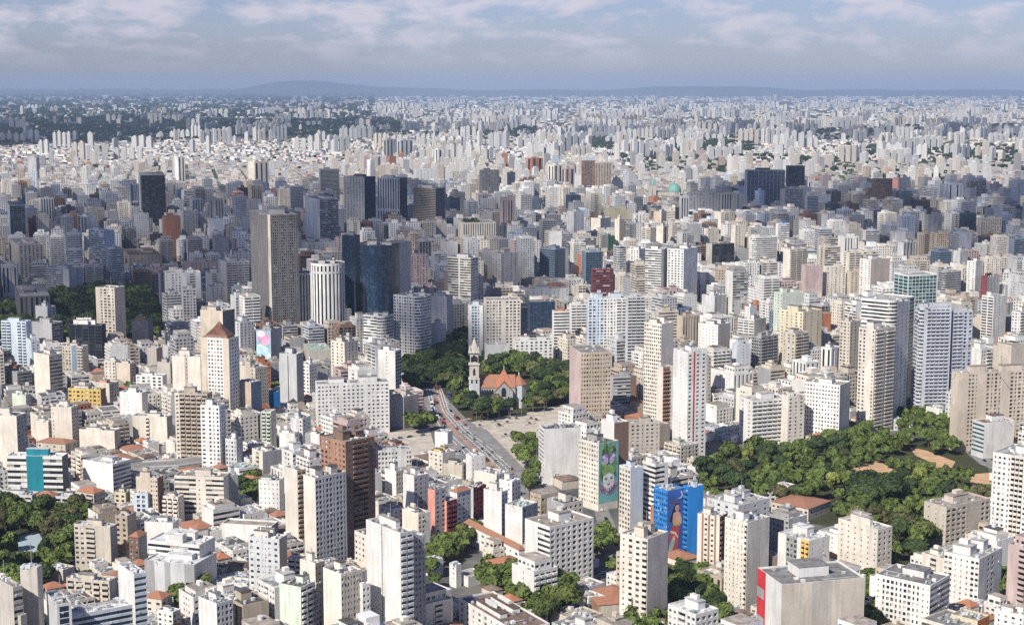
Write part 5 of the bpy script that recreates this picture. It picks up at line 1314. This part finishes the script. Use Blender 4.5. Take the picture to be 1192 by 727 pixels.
LINES = [([(975, 536), (1060, 540), (1120, 556), (1110, 575), (980, 570)], 5.5, [5, 5, 4], 'beside the sandy path'), ([(600, 512), (612, 506), (624, 530), (630, 566), (614, 584), (604, 556)], 10.5, [0, 1, 6, 2], 'between the plaza and the street'), ([(600, 694), (640, 684), (668, 700), (650, 728), (606, 732)], 8.5, [0, 1, 4, 6], 'before the white grid slab'),
         ([(556, 675), (600, 668), (606, 704), (570, 702)], 8.5, [0, 2, 4], 'among the warehouses'), ([(494, 658), (520, 642), (560, 616), (566, 622), (530, 652), (500, 676)], 7.5, [0, 4, 2, 5], 'along the leafy street'),
         ([(778, 672), (806, 672), (838, 700), (842, 735), (790, 735), (776, 700)], 8.0, [0, 3, 1, 2], 'below the blue mural tower'), ([(735, 730), (785, 724), (800, 745), (735, 750)], 7.5, [0, 4], 'at the bottom edge below the cream tower'),
         ([(688, 636), (712, 628), (716, 645), (694, 652)], 8, [1, 0], 'by the white grid slab'), ([(990, 718), (1030, 712), (1040, 740), (990, 742)], 8, [0, 4], 'beside the bare concrete wall'), ([(1002, 690), (1018, 686), (1018, 705), (1004, 708)], 7, [3, 2], 'behind the bare concrete wall'),
         ([(1165, 650), (1192, 655), (1195, 690), (1168, 700)], 8, [0, 3, 1], 'under the yellow balcony tower'), ([(476, 496), (500, 492), (504, 502), (478, 505)], 8, [0, 4], 'by the avenue'), ([(278, 572), (300, 566), (304, 590), (282, 592)], 7, [0, 3], 'in the courtyard of the white block'),
         ([(822, 445), (872, 440), (876, 480), (828, 482)], 9.5, [1, 0, 3], 'below the white dotted tower'), ([(880, 440), (912, 438), (914, 452), (884, 454)], 9, [0, 3], 'below the grey balcony block'), ([(1052, 488), (1108, 490), (1110, 506), (1050, 504)], 9, [0, 1], 'at the foot of the bluish tower'),
         ([(905, 590), (930, 588), (935, 616), (908, 620)], 7, [0, 3], 'beside the school hall'), ([(970, 505), (1010, 508), (1000, 522), (960, 520)], 9, [0, 2], 'beside the old villa'), ([(205, 700), (240, 690), (250, 720), (215, 725)], 9, [4, 0], 'among the small roofs'),
         ([(552, 398), (592, 400), (596, 425), (556, 420)], 11, [3, 6], 'beyond the church'), ([(525, 340), (545, 335), (548, 395), (530, 400)], 11, [3, 1], 'in the dark street beyond the church'), ([(690, 200), (735, 225), (720, 240), (680, 232)], 14, [3, 6], 'near the cathedral'),
         ([(1160, 320), (1192, 318), (1192, 345), (1165, 345)], 12, [3, 1], 'among the towers near the frame edge'), ([(826, 292), (872, 296), (870, 318), (830, 320)], 12, [3, 1], 'behind the dark slab'), ([(560, 295), (580, 297), (585, 330), (562, 330)], 12, [3], 'below the stone block'),
         ([(1020, 220), (1110, 225), (1110, 240), (1030, 240)], 16, [3, 1], 'beyond the zigzag brown tower'), ([(955, 200), (1010, 206), (1000, 222), (950, 218)], 16, [3, 6], 'beyond the navy glass tower')]
for P, g, ks, pl in LINES: scatter(P, 700, g, ks, pl, (.35, .6) if "beside the sandy" in pl else (.85, 1.2))
for k in range(420):   # single trees in gaps and streets
    px, py = rng.uniform(0, PW), 240+487*rng.random(); x, y = G(px, py); j, i = int((y-OY)//CELL), int((x-OX)//CELL)
    if 0 <= j < GH-1 and 0 < i < GW-1 and occ[j-1:j+2, i-1:i+2].max() == 0: spots.append((x, y, rng.choice([0, 2, 4, 5, 1]), rng.uniform(.6, .95), 'in a gap between buildings'))
PALMS = [(884, 566, 'in the walled park'), (944, 530, 'beside the old villa'), (951, 534, 'beside the old villa'), (1064, 504, 'at the foot of the bluish tower'), (1072, 505, 'at the foot of the bluish tower'), (1083, 505, 'at the foot of the bluish tower'), (1093, 505, 'at the foot of the bluish tower'), (62, 668, 'in the corner park'), (40, 655, 'in the corner park'), (1166, 668, 'under the yellow balcony tower'), (796, 700, 'below the blue mural tower'), (735, 738, 'at the bottom edge below the cream tower'), (1000, 545, 'along the sandy path')]
for a, b_, pl in PALMS: spots.append((*G(a, b_), len(TREES)-1, rng.uniform(.95, 1.25), pl))
OPEN = [[(986, 549), (1000, 543), (1024, 538), (1036, 545), (1040, 552), (1016, 554), (992, 558)], [(1062, 521), (1080, 524), (1108, 537), (1100, 546), (1090, 547), (1086, 539), (1066, 530)], [(1124, 551), (1153, 549), (1153, 566), (1130, 567)],
        [(546, 493), (562, 487), (610, 481), (660, 470), (662, 478), (632, 503), (592, 503), (584, 522), (570, 508)], [(494, 447), (510, 447), (530, 472), (556, 497), (590, 527), (612, 558), (590, 566), (556, 538), (528, 514), (508, 494), (496, 470)], [(20, 620), (45, 616), (50, 636), (36, 644)], [(560, 438), (612, 436), (612, 460), (598, 466), (562, 464)], [(546, 394), (559, 394), (559, 455), (546, 455)], [(880, 585), (966, 585), (966, 600), (880, 600)]]
def covers_open(t):
    x, y, k, s, pl = t; rx, ht = TREES[k][2]*s, TREES[k][3]*s; pts = []
    for dx in (-.8, -.4, 0, .4, .8):
        for f in (.35, .6, .85): pts.append(pix(x+dx*rx, y, ht*f))
    A = np.array(pts)
    return any(in_poly(A[:, 0], A[:, 1], o).sum() > 1 for o in OPEN)
spots = [t for t in spots if not covers_open(t)]
def tree_seen(t):
    x, y, k, s, pl = t; a, b_ = pix(x, y, TREES[k][3]*s*.7); ia, ib = int(a*S), int(b_*S)
    if not (0 <= ia < idb.shape[1] and 0 <= ib < idb.shape[0]): return 0
    hit = 0
    for dx in (-.5, 0, .5):
        for zz_ in (.5, .75, .95):
            a, b_ = pix(x+dx*TREES[k][2], y, TREES[k][3]*s*zz_); ia, ib = int(a*S), int(b_*S)
            if 0 <= ia < idb.shape[1] and 0 <= ib < idb.shape[0]:
                i = idb[ib, ia]
                Yo = cands[i]['Y'] if i >= 0 else 1e9
                if i == -2: Yo = 0 if not any(s_[0] <= a <= s_[1] and s_[2] <= b_ <= s_[2]+(s_[3]-s_[2])/.74 and s_[4] > y for s_ in shields[:len(things)]) else 1e9
                hit += Yo > y
    return hit*(TREES[k][2]*s/y)**2
spots = [t for t in spots if not (-30 > pix(t[0], t[1], 0)[0] or pix(t[0], t[1], 0)[0] > PW+30)]
spots.sort(key=lambda t: (-1e9 if t[2] == len(TREES)-1 else 0)-tree_seen(t)-1e-12*t[1])
def place_tree(x, y, k, s, pl):
    cm, tm, rx, ht, lf = TREES[k]; root = empty('tree', (x, y, .05)); tag(root, None, 'tree', 'trees of the parks and streets')
    a = rng.uniform(0, 6.28); sz = rng.uniform(.85, 1.2)
    for nm_, me in (('crown', cm), ('trunk', tm)):
        o = bpy.data.objects.new(nm_, me); COL.objects.link(o); o.parent = root; o.rotation_euler.z = a; o.scale = (s, s*rng.uniform(.92, 1.08) if nm_ == 'crown' else s, s*sz)
    p0 = pix(x, y, ht*s*.6); things.append([p0[0], p0[1], y, TN[k]+' '+pl, root, 0])
for t in spots[:296]: place_tree(*t)
def tree_mass(name, pts, mesh):
    m = len(mesh.vertices); co = np.zeros(m*3, np.float32); mesh.vertices.foreach_get('co', co); co = co.reshape(-1, 3); out = []
    for (x, y, s) in pts:
        a = rng.uniform(0, 6.28); c_, s_ = math.cos(a), math.sin(a); v = co*s; out.append(np.stack([v[:, 0]*c_-v[:, 1]*s_+x, v[:, 0]*s_+v[:, 1]*c_+y, v[:, 2]], 1))
    mb = MB(); mb.quads(np.concatenate(out).reshape(-1, 4, 3), mesh.materials[0]); o = mb.build(name, weld=False); tag(o, kind='stuff'); return o
rest = [t for t in spots[296:] if 0 < pix(t[0], t[1], 0)[0] < PW]
if rest: tree_mass('tree_cover', [(t[0], t[1], t[3]) for t in rest], crown_mesh(78, 6.0, 6.5, 4.0, LEAF[0], nl=9, per=26, size=1.6))
far_w = []
def wood(poly_px, n_):
    xs = [p[0] for p in poly_px]; ys = [p[1] for p in poly_px]
    for k in range(n_):
        px, py = rng.uniform(min(xs), max(xs)), rng.uniform(min(ys), max(ys))
        if in_poly(np.array([px]), np.array([py]), poly_px)[0]:
            x, y = G(px, py); far_w.append((x, y, rng.uniform(1.0, 1.6)*max(1, y/7000)))
wood([(-5, 142), (120, 138), (300, 142), (460, 140), (470, 156), (300, 162), (140, 166), (-5, 172)], 3200)
wood([(-5, 108), (440, 108), (430, 138), (-5, 140)], 1500)
wood([(440, 158), (700, 150), (900, 152), (1195, 146), (1195, 158), (900, 166), (600, 168)], 900)
wood([(675, 158), (715, 160), (712, 176), (672, 172)], 260); wood([(780, 166), (880, 166), (876, 178), (790, 178)], 300); wood([(700, 182), (860, 184), (850, 205), (760, 202)], 260); wood([(860, 182), (1195, 186), (1195, 200), (900, 198)], 420); wood([(530, 150), (630, 150), (630, 158), (530, 160)], 200)
wood([(960, 196), (1120, 205), (1130, 226), (1000, 220)], 330); wood([(1060, 168), (1195, 172), (1195, 190), (1080, 186)], 320); wood([(985, 170), (1060, 172), (1040, 186), (990, 182)], 200)
for k in range(1500):
    px, py = rng.uniform(0, PW), 108+115*rng.random()**1.2; x, y = G(px, py)
    if y > 5200: far_w.append((x, y, rng.uniform(.7, 1.2)*max(1, y/8000)))
tree_mass('far_off_woodland', far_w, FARTREE)

# ---------------------------------------------------------------- cars and buses on the avenue
def car_mesh(col, bus=False):
    mb = MB(); pm, dk = simple('car paint %s' % (col,), col, .25, .6), simple('car glass', (.02, .022, .026), .1, .6)
    Lc, Wc = (11.5, 2.5) if bus else (4.3, 1.8); h0, h1 = (1.3, 3.1) if bus else (.85, 1.45)
    prof = [(-Lc/2, .35), (Lc/2, .35), (Lc/2, h0*.85), (Lc/2-.1, h0), (-Lc/2, h0)]
    mb.box((0, 0, .32), (Lc, Wc, h0-.32), pm, bottom=True)
    a, b_ = (-Lc/2+.1, Lc/2-.15) if bus else (-Lc/2+.5, Lc/2-1.2); t0, t1 = (a+.05, b_-.1) if bus else (a+.45, b_-.7); w2 = Wc/2-.06; w3 = Wc/2-.22
    lo = [(a, -w2, h0), (b_, -w2, h0), (b_, w2, h0), (a, w2, h0)]; hi = [(t0, -w3, h1), (t1, -w3, h1), (t1, w3, h1), (t0, w3, h1)]
    mb.quads([[lo[i], lo[(i+1) % 4], hi[(i+1) % 4], hi[i]] for i in range(4)], dk); mb.quads([hi], pm)
    for sx_ in ((-.31, .31) if not bus else (-.32, .30)):
        for sy_ in (-1, 1):
            c = [(Lc*sx_+.33*math.cos(t*math.pi/4), .33+.33*math.sin(t*math.pi/4)) for t in range(8)]; yy = sy_*Wc/2
            A = [(x, yy-sy_*.2, z) for x, z in c]; B = [(x, yy+sy_*.02, z) for x, z in c]
            mb.ngon(B if sy_ < 0 else B[::-1], simple('tyre', (.02, .02, .02), .9)); mb.quads([[A[i], A[(i+1) % 8], B[(i+1) % 8], B[i]] for i in range(8)], simple('tyre', (.02, .02, .02), .9))
    return mb.build('car', link=False)
CARS = {'white': (.8, .8, .78), 'silver': (.45, .46, .47), 'black': (.02, .02, .022), 'red': (.30, .04, .04), 'grey': (.18, .18, .19), 'blue': (.05, .1, .3)}
CM = {k: car_mesh(v) for k, v in CARS.items()}; BM = {'red': car_mesh((.30, .06, .05), True), 'white': car_mesh((.75, .75, .73), True), 'blue': car_mesh((.08, .16, .35), True)}
def on_path(pts, t):
    C = [np.array(G(*p)) for p in pts]; Ls = [np.linalg.norm(C[i+1]-C[i]) for i in range(len(C)-1)]; d = t*sum(Ls)
    for i, s_ in enumerate(Ls):
        if d <= s_: return C[i]+(C[i+1]-C[i])*d/s_, math.atan2(*(C[i+1]-C[i])[::-1])
        d -= s_
    return C[-1], 0
sheet('pond', [(14, 632), (26, 622), (44, 618), (52, 632), (40, 648), (24, 644)], .14, simple('pond', (.42, .52, .56), .25, .5))
roads = [([(282, 499), (330, 480), (392, 472)], 9, 'on the road by the wide white slab'), ([(503, 452), (508, 476), (522, 496), (542, 512), (562, 528), (590, 556)], 28, 'on the avenue before the church'), ([(520, 455), (530, 480), (550, 505), (574, 528), (604, 562)], 24, 'on the far side of the avenue'),
         ([(696, 592), (712, 625), (720, 655)], 8, 'in the street beside the blue mural tower'), ([(606, 507), (622, 540), (655, 592)], 10, 'in the street by the big white wall'), ([(642, 700), (690, 677), (726, 656)], 6, 'on the road below the blue mural tower'),
         ([(1045, 507), (1108, 510), (1145, 538)], 8, 'on the road above the sandy path'), ([(500, 652), (535, 627), (566, 602)], 8, 'parked along the leafy street'), ([(445, 512), (495, 506)], 6, 'in the parking court'), ([(580, 535), (606, 566)], 4, 'at the plaza corner')]
for pts, n_, where in roads:
    for k in range(n_):
        p, a = on_path(pts, (k+rng.uniform(.2, .8))/n_); off = rng.choice([-3.5, 0, 3.5]) if 'avenue' in where else rng.choice([-1.8, 1.8]); p = p+np.array([-math.sin(a), math.cos(a)])*off
        bus = 'avenue' in where and rng.random() < .16; c = rng.choices(list(BM), [.25, .45, .30])[0] if bus else rng.choices(list(CARS), [.28, .22, .24, .04, .18, .04])[0]
        o = bpy.data.objects.new('bus' if bus else 'car', BM[c] if bus else CM[c]); COL.objects.link(o); o.location = (p[0], p[1], .26); o.rotation_euler.z = a+(math.pi if rng.random() < .5 else 0)
        tag(o, None, 'bus' if bus else 'car', 'buses on the avenue' if bus else 'cars on the roads'); q = pix(p[0], p[1], 1); things.append([q[0], q[1], p[1], f"{c} {'bus' if bus else 'car'} {where}", o, 2])

lm = simple('lamp metal', (.30, .31, .32), .5, .5, .5); lb = MB(); lb.box((0, 0, 0), (.28, .28, 10.5), lm); lb.box((1.0, 0, 10.3), (2.4, .18, .16), lm, bottom=True); lampm = lb.build('pole', link=False); hb = MB(); hb.box((2.1, 0, 10.1), (.9, .35, .2), plaster('light grey'), bottom=True); headm = hb.build('lamp_head', link=False)
for pts, n_, where in (([(507, 450), (516, 486), (545, 513), (580, 543), (604, 572)], 12, 'along the middle of the avenue'), ([(548, 492), (600, 486), (640, 482)], 7, 'at the rim of the concrete plaza'), ([(612, 520), (640, 560), (672, 604)], 6, 'by the street under the big white wall')):
    for k in range(n_):
        p, a = on_path(pts, (k+.5)/n_); root = empty('street_lamp', (p[0], p[1], .1)); root.rotation_euler.z = a+math.pi/2; put('pole', lampm, (0, 0, 0), root); put('lamp_head', headm, (0, 0, 0), root)
        tag(root, None, 'street lamp', 'street lamps'); q = pix(p[0], p[1], 6); things.append([q[0], q[1], p[1], 'grey street lamp '+where, root, 2])
for k in range(26):
    px, py = rng.uniform(552, 640), rng.uniform(488, 520); x, y = G(px, py)
    if in_poly(np.array([px]), np.array([py]), [(552, 494), (566, 489), (640, 481), (650, 486), (630, 512), (596, 516), (586, 518)])[0]:
        root = empty('planter', (x, y, .11)); root.rotation_euler.z = .6; b1 = put('planter_wall', unit_box(plaster('concrete')), (0, 0, 0), root); b1.scale = (rng.uniform(4, 12), rng.uniform(1.5, 4), .9); sh = put('shrub', FARTREE, (0, 0, .4), root); sh.scale = (.22, .16, .14)
        tag(root, None, 'planter', 'planters on the plaza'); things.append([px, py, y, 'low concrete planter on the plaza', root, 2])
# ---------------------------------------------------------------- hills on the skyline
hm_ = simple('hill cover', (.045, .06, .035), .95, .1, 0, .0008)
def ridge(name, y0, pts, depth, seed):
    r = random.Random(seed); xs = np.linspace(pts[0][0], pts[-1][0], 160); hp = np.interp(xs, [p[0] for p in pts], [p[1] for p in pts]); mb = MB(); rowsz = [0, .45, .8, 1, .85, .4, 0]
    ph = [r.uniform(0, 6.28) for _ in range(6)]; X = [x_at(x, y0) for x in xs]
    Hh = [max(8.0, height_at(h_, y0)+y0*.00028*sum(math.sin(x*f_+p_)/k_ for f_, p_, k_ in ((.05, ph[0], 1), (.13, ph[1], 2), (.31, ph[2], 3)))) for x, h_ in zip(xs, hp)]
    g = [[(X[i], y0+depth*(j/6-.5)+depth*.05*math.sin(i*.3+j), Hh[i]*rowsz[j]) for i in range(160)] for j in range(7)]
    mb.quads([[g[j][i], g[j][i+1], g[j+1][i+1], g[j+1][i]] for j in range(6) for i in range(159)], hm_); o = mb.build(name, smooth=True); tag(o, kind='structure')
ridge('hills', 57500, [(-200, 104.5), (100, 104), (500, 104.5), (800, 104), (1400, 104.5)], 4000, 4)
ridge('hills', 54000, [(-200, 107), (270, 107), (295, 100), (318, 95.5), (345, 93.5), (375, 95), (405, 98), (450, 101), (520, 104), (600, 106), (700, 105), (770, 101), (820, 100), (890, 102), (940, 105.5), (1400, 107)], 3500, 3)

# ---------------------------------------------------------------- clouds over the city: they cast the broad shadows
cmb_, n, l, b = bsdf('cloud'); b.inputs['Base Color'].default_value = (.85, .85, .86, 1); b.inputs['Roughness'].default_value = 1.0; b.inputs['Specular IOR Level'].default_value = 0.0; b.inputs['Alpha'].default_value = .165   # thin cloud: some sun comes through
def cloud(px_poly, seed, rad, n_, alt=1500.0, hole=None):
    r = random.Random(seed); P = gpoly(px_poly); xs = [p[0] for p in P]; ys = [p[1] for p in P]; mb = MB(); off = SUN*(alt/SUN.z); got = 0; t = 0
    ico = [(0, 0, 1)]+[(math.cos(k*2*math.pi/8)*math.cos(e), math.sin(k*2*math.pi/8)*math.cos(e), math.sin(e)) for e in (.7, .1, -.5) for k in range(8)]
    while got < n_ and t < n_*40:
        t += 1; x, y = r.uniform(min(xs), max(xs)), r.uniform(min(ys), max(ys))
        if not in_poly(np.array([x]), np.array([y]), P)[0]: continue
        got += 1; R_ = rad*r.uniform(.5, 1.15); c = np.array([x+off.x, y+off.y, alt+r.uniform(-30, 90)]); a0 = r.uniform(0, 6.28)
        f = [r.uniform(.8, 1.2) for _ in range(9)]
        pt = lambda e, k: c+np.array([R_*f[k % 8]*math.cos(a0+k*math.pi/4)*math.cos(e), R_*f[k % 8]*math.sin(a0+k*math.pi/4)*math.cos(e), R_*.42*math.sin(e)])
        es = [-1.5, -.7, -.15, .4, .95, 1.5]
        for e0, e1 in zip(es[:-1], es[1:]): mb.quads([[pt(e0, k), pt(e0, k+1), pt(e1, k+1), pt(e1, k)] for k in range(8)], cmb_)
    o = mb.build('cloud', smooth=True, weld=False); tag(o, kind='stuff')
cloud([(-60, 252), (120, 240), (330, 238), (480, 232), (560, 240), (590, 262), (600, 300), (585, 345), (545, 372), (525, 380), (480, 372), (448, 385), (432, 322), (340, 322), (318, 385), (200, 392), (100, 388), (-60, 392)], 1, 105, 300)
cloud([(800, 232), (900, 222), (1010, 232), (1260, 236), (1260, 330), (1130, 322), (1050, 312), (1000, 300), (940, 300), (850, 268), (800, 258)], 2, 110, 200)
cloud([(600, 262), (660, 250), (700, 262), (690, 285), (640, 320), (606, 330)], 5, 70, 20)
cloud([(470, 400), (540, 385), (560, 405), (540, 440), (480, 440)], 6, 45, 22)
cloud([(-160, 141), (150, 137), (330, 140), (455, 143), (500, 152), (440, 160), (300, 163), (130, 168), (-160, 170)], 3, 420, 150)
cloud([(470, 153), (800, 150), (1000, 150), (1350, 147), (1350, 157), (1000, 163), (700, 164)], 4, 330, 90)

# ---------------------------------------------------------------- the air
hz = bpy.data.materials.new('haze'); hz.use_nodes = True; hn = hz.node_tree.nodes; hl = hz.node_tree.links; hn.remove(hn['Principled BSDF'])
pv = hn.new('ShaderNodeVolumePrincipled'); pv.inputs['Color'].default_value = (.56, .73, 1.0, 1); pv.inputs['Density'].default_value = 3.1e-5; pv.inputs['Anisotropy'].default_value = 0.0
hl.new(pv.outputs[0], hn['Material Output'].inputs['Volume'])
mb = MB(); mb.quads([[(-62000, 62000, -1), (62000, 62000, -1), (62000, -9000, -1), (-62000, -9000, -1)]], hz); mb.box((0, 26500, -1), (124000, 71000, 760), hz)
mb2 = MB(); mb2.box((0, 26500, -1), (124000, 71000, 600), hz, bottom=True); o = mb2.build('haze'); tag(o, kind='stuff')

# ---------------------------------------------------------------- labels: look first, then the place beside a landmark
ORD = ['', 'second ', 'third ', 'fourth ', 'fifth ', 'sixth ', 'seventh ', 'eighth ', 'ninth ', 'tenth ', 'eleventh ', 'twelfth ', 'thirteenth ', 'fourteenth ', 'fifteenth ', 'sixteenth ', 'seventeenth ', 'eighteenth ', 'nineteenth ', 'twentieth ']+[f'{d}-{t} ' for d in ('twenty', 'thirty', 'forty', 'fifty') for t in ('first', 'second', 'third', 'fourth', 'fifth', 'sixth', 'seventh', 'eighth', 'ninth')]
rows_ = []
for x, y, Yd, ph, o, hero in things:
    if ph is None: continue
    near_ = sorted((math.hypot(x-lx, y-ly), lx, ly, lY, nm_) for lx, ly, lY, nm_ in landmarks if not (hero == 1 and math.hypot(x-lx, y-ly) < 2.5))[0]
    d, lx, ly, lY, nm_ = near_; dx = x-lx
    rel = ('left of' if dx < 0 else 'right of') if abs(dx) > .8*abs(y-ly) else ('behind' if Yd > lY else 'in front of')
    rows_.append((x, d, ph, f', {rel} {nm_}', o, hero))
long_ = {r_[2] for r_ in rows_ if r_[5] == 2 or len((r_[2]+r_[3]).split()) > 15}      # too long with a landmark: counted along the picture instead
groups = {}
for x, d, ph, where, o, hero in rows_:
    groups.setdefault((ph, '') if ph in long_ else (ph, where), []).append((x if ph in long_ else d, o))
for (ph, where), lst in groups.items():
    lst.sort(key=lambda q: q[0])
    for i, (d, o) in enumerate(lst):
        if where: o['label'] = f"{ORD[min(i, 55)]}{ph}{where}"
        else: o['label'] = ph if len(lst) == 1 else f"leftmost {ph}" if i == 0 else f"{ORD[min(i, 55)]}{ph}, counted from the left"
print('THINGS', len(things), 'solo', len(solo), 'mass', len(mass), 'cands', len(cands), 'trees', len(spots), 'objects', len(sc.objects), {k: v for k, v in n_cat.items()})
